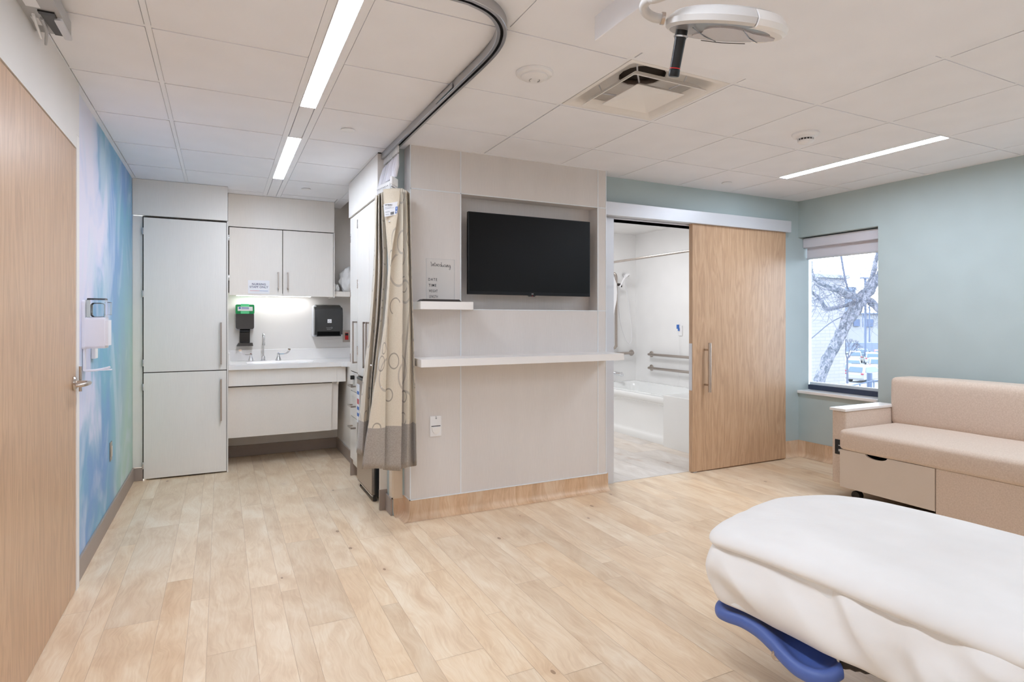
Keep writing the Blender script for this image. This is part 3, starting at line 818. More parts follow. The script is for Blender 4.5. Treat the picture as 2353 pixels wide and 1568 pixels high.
# wall cabinet over the sink
t_ = thing('wall_cabinet', 'pale two-door wall cupboard above the sink with a staff notice on it', 'cupboard', (.52, 6.0, 1.52))
obj('carcass', B((.056, 5.872, 1.545), (.972, YF - .002, 2.14)), 'laminate', t_)
obj('end_panel', B((.9735, 5.853, 1.515), (.983, YF - .003, 2.14)), 'laminate', t_)
obj('soffit_panel', B((.056, 5.858, 2.143), (.981, YF - .002, H - .002), .001), 'laminate', t_)
dA = obj('door', B((.066, 5.851, 1.524), (.511, 5.870, 2.134), .001), 'laminate', t_)
dB = obj('door', B((.517, 5.851, 1.522), (.969, 5.870, 2.134), .001), 'laminate', t_)
bar_handle_v('handle', dA, .474, 5.851, 1.588, 1.742); bar_handle_v('handle', dB, .557, 5.851, 1.588, 1.742)
for z in (2.04, 1.68): hinge(dA, .062, 5.866, z, hgt=.05)
for z in (1.98, 1.645): hinge(dB, .974, 5.866, z, hgt=.05)
obj('gap_shadow', B((.058, 5.8705, 1.545), (.970, 5.8715, 2.142)), 'gap', t_)
ul = thing('under_cabinet_light', 'slim white light strip under the wall cupboard above the sink', 'light', (.45, 6.05, 1.53))
obj('housing', B((.12, 6.04, 1.531), (.80, 6.10, 1.544)), 'white_plastic', ul)
obj('diffuser', B((.13, 6.045, 1.528), (.79, 6.095, 1.531)), 'strip_cab', ul)
# sign on the door
sg = thing('notice', 'small white NURSING STAFF ONLY notice on the left cupboard door', 'sign', (.31, 5.849, 1.54))
obj('card', B((.219, 5.8475, 1.541), (.400, 5.8505, 1.662)), 'paper', sg)
text('lettering', 'NURSING\nSTAFF ONLY', .026, 'navy_ink', sg, Vector((.310, 5.8470, 1.6135)), ROT_NY, bold=.0002, spacing=1.08)
obj('red_line', B((.235, 5.8468, 1.5655), (.315, 5.8472, 1.568)), 'red_ink', sg)
obj('blue_line', B((.315, 5.8468, 1.5655), (.388, 5.8472, 1.568)), 'blue_mark', sg)
# open shelf right of the wall cabinet
t_ = tag(obj('open_shelf', B((.955, 5.915, 1.531), (1.219, YF - .002, 1.579), .001), 'laminate'), 'short pale shelf beside the wall cupboard holding white linen', 'shelf')
# linen bundle
def blob(name, c, r, mat, parent=None, seed=0, amp=.3, fr=4, sub=4, zmin=None):
    bm = BM(); bmesh.ops.create_icosphere(bm, subdivisions=sub, radius=1)
    for v in bm.verts:
        p = v.co.copy(); n = mnoise.noise(p * fr * .5 + Vector((seed, 0, 0))) + .5 * mnoise.noise(p * fr + Vector((0, seed, 0)))
        s = 1 + amp * n
        v.co = Vector((c[0] + p.x * r[0] * s, c[1] + p.y * r[1] * s, c[2] + p.z * r[2] * s))
        if zmin is not None: v.co.z = max(v.co.z, zmin)
    return obj(name, bm, mat, parent, smooth=True)
o = blob('linen_bundle', (1.135, 6.02, 1.70), (.085, .09, .125), 'cloth_white', seed=3, amp=.28, fr=3.4, zmin=1.5795)
tag(o, 'crumpled white linen bundle on the shelf beside the wall cupboard', 'linen')
o = blob('linen_bundle', (1.015, 5.995, 1.612), (.038, .055, .042), 'cloth_white', seed=9, amp=.3, fr=4, zmin=1.5795)
tag(o, 'small folded-over white cloth low at the left of the linen bundle', 'linen')
# countertop with basin
t_ = thing('sink_countertop', 'white solid-surface countertop with integral basin and upstand', 'countertop', (.64, 5.9, .87))
CT = .912
bm = BM(); bx0, bx1, by0, by1 = .20, .80, 5.69, 5.99
def rectface(x0, y0, x1, y1): quad(bm, [(x0, y0, CT), (x1, y0, CT), (x1, y1, CT), (x0, y1, CT)])
def grid_hole(bm, X0, Y0, X1, Y1, loop, z):
    outer = [bm.verts.new((x, y, z)) for x, y in ((X1, Y1), (X0, Y1), (X0, Y0), (X1, Y0))]
    inner = [bm.verts.new((x, y, z)) for x, y in loop]; n = len(inner) // 4
    for q in range(4):
        seg = inner[q * n:(q + 1) * n]
        for i in range(len(seg) - 1): bm.faces.new((outer[q], seg[i], seg[i + 1]))
        bm.faces.new((outer[q], seg[-1], inner[((q + 1) * n) % len(inner)], outer[(q + 1) % 4]))
    return outer, inner
loop = rrect(bx0, by0, bx1, by1, .07, 6)
outer, inner = grid_hole(bm, .055, 5.60, 1.003, YF - .012, loop, CT)
prev = inner
for ins, z in ((.008, CT - .006), (.02, CT - .03), (.035, CT - .10), (.06, CT - .125), (.12, CT - .13)):
    lp = rrect(bx0 + ins, by0 + ins, bx1 - ins, by1 - ins, max(.07 - ins * .3, .02), 6)
    cur = [bm.verts.new((x, y, z)) for x, y in lp]
    for k in range(len(cur)): bm.faces.new((prev[k], prev[(k + 1) % len(cur)], cur[(k + 1) % len(cur)], cur[k]))
    prev = cur
bm.faces.new(prev)
bmesh.ops.recalc_face_normals(bm, faces=bm.faces)
box(bm, (.055, 5.60, CT - .045), (1.003, 5.64, CT - .0004), .003); box(bm, (.055, 5.64, CT - .045), (.14, YF - .01, CT - .0005)); box(bm, (.86, 5.64, CT - .045), (1.003, YF - .01, CT - .0005))
prism(bm, [(1.002, 5.60), (1.02, 5.575), (1.045, 5.560), (1.218, 5.560), (1.218, YF - .012), (1.002, YF - .012)], 'z', CT - .045, CT - .0002)
obj('worktop', bm, 'solid_white', t_)
obj('upstand', B((.055, YF - .016, CT), (1.218, YF - .001, 1.016), .002), 'solid_white', t_)
obj('side_splash', B((.055, 5.62, CT), (.068, YF - .017, 1.013), .002), 'solid_white', t_)
bm = BM(); lathe(bm, (.5, 5.84, CT - .131), (0, 0, 1), [(.026, 0), (.026, .002), (.02, .003)], 24); obj('drain', bm, 'chrome', t_, smooth=True)
# vanity carcass below
t_ = thing('sink_cabinet', 'pale panelled vanity front under the white sink countertop', 'cabinet', (.5, 5.85, .26))
obj('apron_panel', B((.056, 5.632, .725), (.966, 5.650, .8655), .001), 'laminate', t_)
bm = BM(); prism(bm, [(5.632, .8655), (5.632, .725), (5.66, .70), (5.9, .70), (5.9, .8655)], 'x', .967, .985); box(bm, (.985, 5.634, .725), (1.047, 5.65, .8655))
obj('end_bracket', bm, 'laminate', t_)
bm = BM(); prism(bm, [(5.665, .712), (5.679, .712), (5.735, .262), (5.721, .262)], 'x', .056, .930); obj('access_panel', bm, 'laminate', t_)
bm = BM(); prism(bm, [(5.690, .72), (6.15, .72), (6.15, .262), (5.742, .262)], 'x', .930, .99); obj('side_panel', bm, 'laminate', t_)
obj('upper_rail', B((.056, 5.68, .70), (.93, 5.70, .86)), 'base_grey', t_)
struct('trim_5', B((1.0625, 5.02, 0), (1.219, YF - .001, CT - .046)), 'laminate')
# faucet
t_ = thing('faucet', 'chrome gooseneck tap with two wrist-blade levers on the sink', 'faucet', (.36, 6.06, CT))
fy = 6.06; bm = BM(); lathe(bm, (.359, fy, CT), (0, 0, 1), [(.027, 0), (.027, .006), (.018, .010), (.017, .04), (.013, .046), (.011, .05)], 24)
pts = [(.359, fy, CT + .045), (.359, fy, CT + .16), (.359, fy - .002, CT + .20)] + [(.359, fy - .045 + .045 * math.cos(a), CT + .215 + .045 * math.sin(a)) for a in (math.radians(x) for x in (0, 30, 60, 90, 120, 150, 175))] + [(.359, fy - .093, CT + .17)]
tube(bm, smooth_path(pts, 4), .0085, 14); lathe(bm, (.359, fy - .093, CT + .178), (0, 0, -1), [(.0105, 0), (.0115, .008), (.0115, .026), (.009, .028)], 16)
sp_ = obj('spout', bm, 'chrome', t_, smooth=True)
for s, hx_, tip in ((-1, .252, (.18, 6.02, CT + .095)), (1, .494, (.60, 6.0, CT + .105))):
    bm = BM(); lathe(bm, (hx_, fy, CT), (0, 0, 1), [(.028, 0), (.028, .004), (.022, .02), (.012, .045), (.010, .055), (.013, .058), (.013, .068), (.004, .072)], 24)
    hb = obj('valve_body', bm, 'chrome', t_, smooth=True)
    bm = BM(); p0 = Vector((hx_, fy - .004, CT + .064))
    cl_ = smooth_path([(0, 0, 0), (.03, 0, -.001), (.058, 0, .001), (.078, 0, .012), (.090, 0, .030), (.094, 0, .050)], 5)
    rings = []; n0 = len(cl_)
    for i, c_ in enumerate(cl_):
        d = (cl_[min(i + 1, n0 - 1)] - cl_[max(i - 1, 0)]).normalized(); nn = Vector((-d.z, 0, d.x)); f = i / (n0 - 1); w = .0035 + .0095 * max(0, (f - .3) / .7) ** .8 * (1 if f < .97 else .6)
        rings.append([bm.verts.new(p0 + Vector((s * (c_.x + nn.x * a * w), b_ * .0025 - c_.x * .35, c_.z + nn.z * a * w))) for a, b_ in ((-1, -1), (1, -1), (1, 1), (-1, 1))])
    for i in range(n0 - 1):
        for k in range(4): bm.faces.new((rings[i][k], rings[i][(k + 1) % 4], rings[i + 1][(k + 1) % 4], rings[i + 1][k]))
    bm.faces.new(rings[0][::-1]); bm.faces.new(rings[-1]); bmesh.ops.recalc_face_normals(bm, faces=bm.faces)
    obj('lever', bm, 'chrome', hb, smooth=True)
    lathe_b = BM(); lathe(lathe_b, (hx_, fy, CT + .0715), (0, 0, 1), [(.006, 0), (.006, .002)], 12); obj('index_button', lathe_b, 'red' if s < 0 else 'blue_mark', hb)
# soap dispenser over the sink (x .118-.281, z 1.04-1.44) on the back wall
t_ = thing('soap_dispenser', 'black wall soap dispenser with a bright green top over the sink', 'soap dispenser', (.20, 6.12, 1.04))
wy = YF
bm = BM(); prism(bm, rrect(.122, 1.20, .284, 1.44, .02), 'y', wy - .035, wy - .001); obj('backplate', bm, 'alu_white', t_)
bm = BM(); prism(bm, rrect(.124, 1.215, .280, 1.368, .018), 'y', wy - .095, wy - .034); obj('cover', bm, 'dark_plastic', t_)
bm = BM(); prism(bm, rrect(.121, 1.358, .283, 1.446, .012), 'y', wy - .098, wy - .034); gt = obj('green_top', bm, 'green_plastic', t_)
bm = BM(); prism(bm, rrect(.165, 1.36, .238, 1.452, .006), 'y', wy - .1005, wy - .0975); obj('bright_window', bm, 'green_light', gt)
obj('label', B((.139, wy - .1022, 1.386), (.268, wy - .1004, 1.425)), 'paper', gt)
bm = BM(); box(bm, (.148, wy - .1028, 1.404), (.166, wy - .1021, 1.421)); box(bm, (.172, wy - .1028, 1.412), (.235, wy - .1021, 1.418)); box(bm, (.172, wy - .1028, 1.403), (.235, wy - .1021, 1.407)); obj('print', bm, 'blue_mark', gt)
bm = BM(); prism(bm, [(wy - .001, 1.215), (wy - .06, 1.215), (wy - .085, 1.205), (wy - .07, 1.185), (wy - .05, 1.18), (wy - .045, 1.085), (wy - .001, 1.085)], 'x', .158, .246); obj('nozzle_block', bm, 'black_plastic', t_)
bm = BM(); prism(bm, [(.130, 1.055), (.272, 1.055), (.268, 1.083), (.146, 1.083)], 'y', wy - .10, wy - .001); obj('drip_tray', bm, 'dark_plastic', t_)
# paper towel dispenser
t_ = thing('towel_dispenser', 'smoky black paper towel dispenser on the wall right of the sink', 'towel dispenser', (.95, 6.05, 1.12))
bm = BM(); box(bm, (.812, wy - .11, 1.135), (1.09, wy - .001, 1.445), .012, 3); obj('backplate', bm, 'alu_white', t_)
bm = BM(); prof = [(wy - .10, 1.135), (wy - .20, 1.14), (wy - .215, 1.22), (wy - .222, 1.34), (wy - .21, 1.41), (wy - .18, 1.438), (wy - .10, 1.452)]
prism(bm, prof, 'x', .815, 1.082); bmesh.ops.bevel(bm, geom=[e for e in bm.edges if abs(e.verts[0].co.x - e.verts[1].co.x) < 1e-6 and (abs(e.verts[0].co.x - .815) < 1e-5 or abs(e.verts[0].co.x - 1.082) < 1e-5)], offset=.018, segments=4, affect='EDGES', clamp_overlap=True)
cv = obj('cover', bm, 'smoke_plastic', t_, smooth=True)
obj('paper_slot', B((.838, wy - .2135, 1.148), (1.052, wy - .19, 1.188), .002), 'void', cv)
obj('badge', B((.932, wy - .2245, 1.272), (.970, wy - .217, 1.308)), 'paper', cv)
bm = BM(); tube(bm, [(.938, wy - .2252, 1.284), (.951, wy - .2252, 1.297), (.964, wy - .2252, 1.284)], .0012, 5); tube(bm, [(.940, wy - .2252, 1.280), (.962, wy - .2252, 1.280)], .0008, 5); obj('badge_mark', bm, 'ink', cv)
bm = BM(); tube(bm, smooth_path([(.92, wy - .2225, 1.226), (.945, wy - .2225, 1.222), (.975, wy - .2225, 1.230), (.972, wy - .2225, 1.216), (.94, wy - .222, 1.208), (.925, wy - .222, 1.212)], 4), .0012, 5); obj('hand_symbol', bm, 'grey_plastic', cv)
# red outlet
t_ = thing('red_outlet', 'steel outlet plate with a red socket beside the towel dispenser', 'electrical outlet', (1.155, 6.165, 1.07))
obj('plate', B((1.118, wy - .006, 1.074), (1.190, wy - .0005, 1.196), .002), 'steel', t_)
obj('red_insert', B((1.138, wy - .010, 1.098), (1.172, wy - .005, 1.170), .001), 'red', t_)
obj('socket_face', B((1.140, wy - .0112, 1.142), (1.170, wy - .0098, 1.165)), 'ink', t_)
# ---- side cabinet (faces -X)
SX = .97
t_ = thing('side_cabinet', 'tall pale cupboard with drawers beside the curtain and steel refrigerator', 'cupboard', (1.1, 4.5, 0))
bm = BM(); box(bm, (SX + .018, 4.722, .10), (1.22, 5.010, 2.147)); box(bm, (SX + .018, 4.02, .884), (1.22, 4.722, 2.147)); box(bm, (SX + .06, 4.73, 0), (1.22, 5.01, .10)); box(bm, (SX + .02, 4.72, 0), (1.22, 4.734, .884))
obj('carcass', bm, 'laminate', t_)
obj('soffit_panel', B((.958, 4.008, 2.152), (1.22, 5.018, H - .002), .001), 'laminate', t_)
bm = BM(); box(bm, (SX, 3.995, .14), (1.021, 4.012, 2.15)); obj('end_panel', bm, 'laminate', t_)
obj('end_panel_base', B((SX - .002, 3.990, 0), (1.02, 4.013, .14)), 'base_grey', t_)
obj('plinth', B((SX + .05, 4.735, 0), (SX + .058, 5.01, .13)), 'base_grey', t_)
bm = BM(); box(bm, (SX + .001, 5.0, .15), (SX + .017, 5.0195, 2.15)); obj('stile', bm, 'laminate', t_)
obj('stile_base', B((SX - .001, 4.999, 0), (SX + .05, 5.020, .15)), 'base_grey', t_)
def dr(name, y0, y1, z0, z1): return obj(name, B((SX, y0 + .002, z0), (SX + .017, y1 - .002, z1), .001), 'laminate', t_)
da = dr('door', 4.718, 4.998, .880, 2.144); db = dr('door', 4.322, 4.716, .868, 2.144); dc = dr('door', 4.014, 4.320, .868, 2.144)
bar_handle_v('handle', da, SX, 4.745, .955, 1.290, face='x'); bar_handle_v('handle', db, SX, 4.365, .945, 1.285, face='x'); bar_handle_v('handle', dc, SX, 4.275, .945, 1.285, face='x')
for z in (1.98, 1.53, .985): hinge(da, SX + .004, 4.9985, z, 'x', .07)
for z in (2.06, 1.585, 1.06): hinge(db, SX + .004, 4.7165, z, 'x', .07)
ls = []
for (z0, z1, hz_) in ((.718, .872, .765), (.508, .712, .603), (.150, .502, .430)):
    d = dr('drawer', 4.722, 4.998, z0, z1); bm = BM(); t = .006; out = .034
    box(bm, (SX - out - t, 4.79, hz_ - t), (SX - out + t, 4.93, hz_ + t), .001)
    for y in (4.791, 4.917): box(bm, (SX - out, y, hz_ - t), (SX + .001, y + 2 * t, hz_ + t))
    obj('handle', bm, 'steel', d); ls.append(d)
bm = BM(); box(bm, (SX - .03, 4.85, .822), (SX + .001, 4.90, .848), .002); obj('drawer_lock', bm, 'chrome', ls[0]); obj('lock_knob', B((SX - .034, 4.83, .818), (SX - .004, 4.851, .851), .003), 'black_plastic', ls[0])
obj('gap_shadow', B((SX + .0172, 4.014, .868), (SX + .0178, 5.0, 2.147)), 'gap', t_)
# ---- refrigerator
t_ = thing('undercounter_refrigerator', 'steel-fronted black undercounter refrigerator half hidden by the curtain', 'refrigerator', (1.1, 4.44, 0))
obj('cabinet', B((.985, 4.205, .03), (1.215, 4.685, .845), .004), 'black_plastic', t_)
dor = obj('door', B((.958, 4.19, .055), (.984, 4.688, .835), .003), 'steel', t_)
bm = BM(); box(bm, (.955, 4.19, .836), (.99, 4.69, .856), .005); obj('door_cap', bm, 'black_plastic', dor)
bm = BM(); box(bm, (.960, 4.195, .040), (.972, 4.685, .050), .002); obj('bottom_trim', bm, 'chrome', t_)
for y in (4.22, 4.66):
    bm = BM(); cyl(bm, (.99, y, 0), (.99, y, .04), .014, 14); obj('foot', bm, 'rubber', t_, smooth=True)
obj('side_strip', B((.978, 4.186, .055), (.986, 4.1895, .84)), 'dark_plastic', dor)
pp = thing('wall_chart', 'narrow printed chart with red and blue boxes on the refrigerator door', 'poster', (.956, 4.64, .48))
obj('card', B((.9555, 4.585, .50), (.9575, 4.683, .80)), 'paper', pp)
for z in (.72, .60, .55): obj('blue_box', B((.9549, 4.60, z), (.9556, 4.67, z + .025)), 'blue_mark', pp)
bm = BM(); box(bm, (.9549, 4.60, .645), (.9556, 4.67, .685)); obj('red_box', bm, 'red_ink', pp)

# ================================================================== LEFT WALL ITEMS
t_ = thing('hand_sanitizer_dispenser', 'white hand sanitizer dispenser with clear top on the cloud mural', 'sanitizer dispenser', (-.58, 3.72, 1.03))
wxl = XL
bm = BM(); prism(bm, rrect(3.672, 1.148, 3.80, 1.402, .012), 'x', wxl + .0005, wxl + .014); obj('backplate', bm, 'lilac_plastic', t_)
bm = BM(); prism(bm, rrect(3.676, 1.150, 3.800, 1.312, .016), 'x', wxl + .012, wxl + .112); bmesh.ops.bevel(bm, geom=[e for e in bm.edges if abs(e.verts[0].co.x - e.verts[1].co.x) < 1e-6 and abs(e.verts[0].co.x - (wxl + .112)) < 1e-5], offset=.014, segments=4, affect='EDGES', clamp_overlap=True)
obj('body', bm, 'lilac_plastic', t_, smooth=True)
bm = BM(); prism(bm, rrect(3.690, 1.305, 3.796, 1.412, .028), 'x', wxl + .018, wxl + .116); bmesh.ops.bevel(bm, geom=[e for e in bm.edges if abs(e.verts[0].co.x - e.verts[1].co.x) < 1e-6 and abs(e.verts[0].co.x - (wxl + .116)) < 1e-5], offset=.02, segments=4, affect='EDGES', clamp_overlap=True)
obj('clear_top', bm, 'clear_plastic', t_, smooth=True)
bm = BM(); box(bm, (wxl + .03, 3.708, 1.3125), (wxl + .088, 3.778, 1.388), .014, 4); obj('refill_bottle', bm, 'clear_plastic', t_, smooth=True)
bm = BM(); box(bm, (wxl + .001, 3.690, 1.035), (wxl + .012, 3.722, 1.150), .003)
tube(bm, smooth_path([(wxl + .008, 3.70, 1.045), (wxl + .012, 3.706, 1.037), (wxl + .05, 3.708, 1.036), (wxl + .10, 3.708, 1.045), (wxl + .118, 3.708, 1.052)], 5), [.006] * 20 + [.004], 10)
prism(bm, [(wxl + .008, 3.69), (wxl + .12, 3.70), (wxl + .125, 3.72), (wxl + .12, 3.745), (wxl + .008, 3.75)], 'z', 1.034, 1.039)
obj('drip_tray', bm, 'lilac_plastic', t_, smooth=True)
o = obj('wall_switch', B((wxl + .0005, 3.915, 1.085), (wxl + .022, 3.985, 1.16), .003), 'white_plastic'); tag(o, 'small white sensor block on the mural just below the sanitizer dispenser', 'wall sensor')
t_ = thing('light_switch', 'steel switch plate with an ivory rocker low on the cloud mural', 'light switch', (XL + .003, 4.55, .39))
obj('plate', B((XL + .0005, 4.512, .392), (XL + .005, 4.588, .512), .001), 'steel', t_)
obj('rocker', B((XL + .004, 4.535, .418), (XL + .010, 4.566, .486), .001), 'drawer_cream', t_)
# device with antennas high on the wall above the door
t_ = thing('wall_device', 'grey wall-mounted equipment box with two short antennas above the wooden door', 'equipment box', (-.57, 2.52, 2.375))
bm = BM(); prism(bm, rrect(-.629, 2.26, -.508, 2.755, .022), 'z', 2.376, 2.424); obj('housing', bm, 'grey_plastic', t_)
obj('bracket', B((XL + .0005, 2.30, 2.38), (-.628, 2.70, 2.42)), 'rubber', t_)
bm = BM(); prism(bm, [(-.571, 2.575), (-.524, 2.575), (-.524, 2.752), (-.560, 2.752)], 'z', 2.372, 2.3775); rc = obj('vent_grille', bm, 'dark_plastic', t_)
bm = BM(); prism(bm, rrect(-.534, 2.60, -.510, 2.768, .008), 'z', 2.366, 2.380); obj('light_bar', bm, 'alu_white', t_)
obj('slot_end', B((-.572, 2.560, 2.370), (-.524, 2.583, 2.3765)), 'black_plastic', t_)
obj('label', B((-.600, 2.480, 2.3745), (-.560, 2.545, 2.3762)), 'paper', t_); obj('label', B((-.607, 2.63, 2.3745), (-.585, 2.69, 2.3762)), 'paper', t_)
bm = BM(); tube(bm, [(-.592, 2.60, 2.372), (-.600, 2.68, 2.366), (-.603, 2.755, 2.352)], [.0055, .005, .0045], 8); obj('antenna', bm, 'white_plastic', t_, smooth=True)
bm = BM(); tube(bm, [(-.572, 2.62, 2.372), (-.578, 2.715, 2.366), (-.597, 2.79, 2.345)], [.0055, .006, .0045], 8); obj('antenna', bm, 'grey_plastic', t_, smooth=True)
# ================================================================== CENTRE BLOCK ITEMS
# television
t_ = thing('television', 'black wall-mounted flat television in the panelled recess', 'television', (1.99, 3.78, 1.47))
TYF = 3.70
q = [RY(1075, 487, TYF), RY(1355, 508, TYF), RY(1357, 679, TYF), RY(1078, 678.5, TYF)]
TVX0, TVX1, TVZ0, TVZ1 = 1.499, 2.484, 1.474, 2.036
bm = BM(); box(bm, (TVX0, TYF, TVZ0), (TVX1, TYF + .03, TVZ1), .003); box(bm, (TVX0 + .2, TYF + .03, TVZ0 + .05), (TVX1 - .2, TYF + .065, TVZ1 - .15), .01)
obj('bezel', bm, 'screen_bezel', t_)
obj('screen', B((TVX0 + .007, TYF - .0012, TVZ0 + .022), (TVX1 - .007, TYF + .002, TVZ1 - .007)), 'screen', t_)
obj('wall_bracket', B((1.85, TYF + .06, 1.62), (2.15, 3.836, 1.9)), 'black_plastic', t_)
bm = BM(); prism(bm, [(1.962, TVZ0), (2.022, TVZ0), (2.012, TVZ0 - .008), (1.972, TVZ0 - .008)], 'y', TYF + .002, TYF + .02); obj('sensor_bar', bm, 'black_plastic', t_)
obj('power_light', B((1.989, TYF - .001, TVZ0 - .006), (1.996, TYF + .003, TVZ0 - .002)), 'red', t_)
text('logo', 'LG', .014, 'grey_plastic', t_, Vector((1.992, TYF - .0014, TVZ0 + .0105)), ROT_NY, bold=.0002)
# shelves (rear edge on the panelled wall, left end cut at an angle)
t_ = tag(obj('wall_shelf', prism(BM(), [(1.107, 3.7195), (1.107, 3.515), (1.459, 3.515), (1.545, 3.7195)], 'z', 1.366, 1.415), 'solid_white'), 'short white wall shelf holding the clear sign', 'shelf')
t_ = tag(obj('wall_shelf', prism(BM(), [(1.107, 3.7195), (1.092, 3.455), (2.612, 3.455), (2.665, 3.7195)], 'z', 1.009, 1.056), 'solid_white'), 'long white wall shelf below the television', 'shelf')
for ln_ in range(1): pass
# acrylic sign
SYA = 3.60
a0, a1 = RY(979.5, 594, SYA), RY(1044.5, 599, SYA)
t_ = thing('clear_sign', 'clear birth announcement sign reading Introducing on the short shelf', 'sign', (1.26, SYA, 1.4155))
sx0, sx1, sz1 = a0.x, a1.x, a0.z
obj('panel', B((sx0, SYA, 1.425), (sx1, SYA + .003, sz1), .0006), 'acrylic', t_)
bm = BM(); e = .0008
for b in ((sx0, 1.425, sx0 + e, sz1), (sx1 - e, 1.425, sx1, sz1), (sx0, sz1 - e, sx1, sz1)): box(bm, (b[0], SYA - .0002, b[1]), (b[2], SYA + .0032, b[3]))
obj('panel_edge', bm, 'grey_plastic', t_)
bx0, bx1 = RY(964, 690, SYA - .03).x, RY(1061, 691, SYA - .03).x
bm = BM(); prism(bm, [(bx0, 1.4155), (bx1, 1.4155), (bx1 - .018, 1.431), (bx0 + .022, 1.431)], 'y', SYA - .032, SYA + .034); obj('base', bm, 'rubber', t_)
def stext(s, u, v, size, xs=1.0, sp=1.0, bold=0.0):
    p = RY(u, v, SYA - .001); text('lettering', s, size, 'ink', t_, p, ROT_NY, 'LEFT', spacing=sp, bold=bold, xs=xs)
stext('DATE', 984, 642.5, .024, .82, 1.35, .0003); stext('TIME', 985, 656, .024, .82, 1.3, .0005); stext('WEIGHT', 985.5, 669, .025, .55, 1.15, .0001); stext('LENGTH', 986, 682, .025, .55, 1.15, .0001)
# hand-lettered word, strokes in a unit box per letter: list of polylines
GL = {
 'I': (.55, [[(.0, 1.55), (.12, 1.35), (.25, .0)], [(-.12, 1.5), (.0, 1.6), (.1, 1.5)], [(.1, .05), (.25, -.05), (.36, .02)]]),
 'n': (.72, [[(.0, .0), (.12, 1.0), (.16, .0)], [(.16, .0), (.3, .8), (.45, .95), (.48, .5), (.5, .05), (.62, .05), (.72, .3)]]),
 't': (.55, [[(.1, 1.6), (.18, .3), (.26, .0), (.42, .1), (.52, .35)], [(-.1, 1.1), (.4, 1.2)]]),
 'r': (.58, [[(.0, .3), (.12, .9), (.16, .0)], [(.16, .5), (.3, .95), (.45, .85), (.4, .5), (.5, .1), (.6, .3)]]),
 'o': (.68, [[(.5, .85), (.25, .95), (.08, .5), (.22, .05), (.48, .15), (.52, .6), (.4, .95), (.55, .8), (.7, .85)]]),
 'd': (.75, [[(.5, .7), (.25, .85), (.05, .4), (.2, .02), (.45, .25), (.55, .9), (.6, 1.75), (.55, .6), (.58, .05), (.75, .2)]]),
 'u': (.75, [[(.0, .8), (.05, .2), (.2, .0), (.42, .3), (.5, .85), (.5, .15), (.6, .0), (.75, .3)]]),
 'c': (.58, [[(.5, .75), (.38, .95), (.12, .7), (.1, .25), (.3, .0), (.58, .3)]]),
 'i': (.38, [[(.0, .3), (.12, .85), (.14, .1), (.25, .02), (.38, .3)], [(.13, 1.25), (.15, 1.32)]]),
 'g': (.8, [[(.5, .75), (.25, .9), (.05, .45), (.2, .05), (.45, .25), (.55, .85), (.55, -.4), (.45, -1.0), (.15, -.95), (.2, -.55), (.6, -.1), (.8, .25)]])}
bm = BM(); px, base = RY(990, 611, SYA).x, RY(990, 611.5, SYA).z; sc_ = .0160; tot = sum(GL[c][0] for c in 'Introducing'); want = RY(1036, 612, SYA).x - px; kx = want / tot
cx_ = px
for ch_ in 'Introducing':
    w, sts = GL[ch_]
    for st_ in sts:
        pts = smooth_path([(cx_ + a * kx * .95, SYA - .001, base + b * sc_ - (cx_ - px) * .03) for a, b in st_], 4)
        n = len(pts); tube(bm, pts, [.0014 if (pts[min(i + 1, n - 1)].z < pts[i].z) else .0008 for i in range(n)], 5)
    cx_ += w * kx
obj('script_lettering', bm, 'ink', t_)
# night light / sensor plate
t_ = thing('night_light', 'white night light plate low on the panelled wall', 'night light', (1.273, 3.715, .53))
obj('plate', B((1.234, 3.7135, .528), (1.313, 3.7198, .663), .002), 'white_plastic', t_)
bm = BM(); box(bm, (1.243, 3.7128, .594), (1.306, 3.714, .599)); obj('slot', bm, 'dark_plastic', t_)
bm = BM(); prism(bm, [(1.243 + .032 + .031 * math.cos(a), .590 + .045 * math.sin(a)) for a in [PI + PI * k / 16 for k in range(17)]], 'y', 3.705, 3.714); obj('lens_cover', bm, 'soft_white', t_)
bm = BM(); lathe(bm, (1.276, 3.7136, .648), (0, -1, 0), [(.006, 0), (.006, .001)], 16); box(bm, (1.27, 3.7126, .656), (1.28, 3.7136, .660)); obj('sensor_eye', bm, 'grey_plastic', t_)

RV0 = Vector((math.cos(TH), -math.sin(TH), 0))
# ================================================================== CURTAIN
t_ = thing('privacy_curtain', 'beige ring-patterned privacy curtain bunched up beside the panelled wall', 'curtain', (.98, 3.65, .33))
V = [435, 470, 520, 560, 600, 650, 740, 830, 900, 965, 1020, 1080]
def row(us, y0, y1, vshift=0.0, vb=1080):
    """us: pixel columns at heights V, y0..y1 depth from top to bottom"""
    out = []
    for i, u in enumerate(us):
        f = i / (len(V) - 1); v = V[i] + vshift * (1 - f) + (vb - 1080) * f; y = y0 + (y1 - y0) * f; p = RY(u, v, y); out.append(p)
    return out
K = []
K.append(row([862, 861, 861, 860, 859, 856, 850, 841, 833, 827, 822, 819], 3.88, 3.80, 14, 1040))
K.append(row([866, 865, 864, 864, 863, 861, 855, 848, 842, 838, 835, 832], 3.80, 3.70, 14, 1047))
K.append(row([869, 868, 868, 868, 867, 866, 862, 856, 851, 848, 846, 844], 3.86, 3.76, 14, 1049))
K.append(row([871, 871, 871, 871, 872, 871, 866, 858, 853, 850, 848, 846], 3.72, 3.68, 12, 1056))
K.append(row([874, 874, 875, 876, 877, 876, 870, 861, 855, 852, 849, 847], 3.84, 3.78, 10, 1060))
K.append(row([877, 878, 879, 881, 882, 880, 874, 864, 857, 853, 850, 848], 3.68, 3.66, 8, 1066))
K.append(row([884, 885, 887, 889, 889, 886, 880, 869, 862, 857, 852, 850], 3.76, 3.72, 4, 1068))
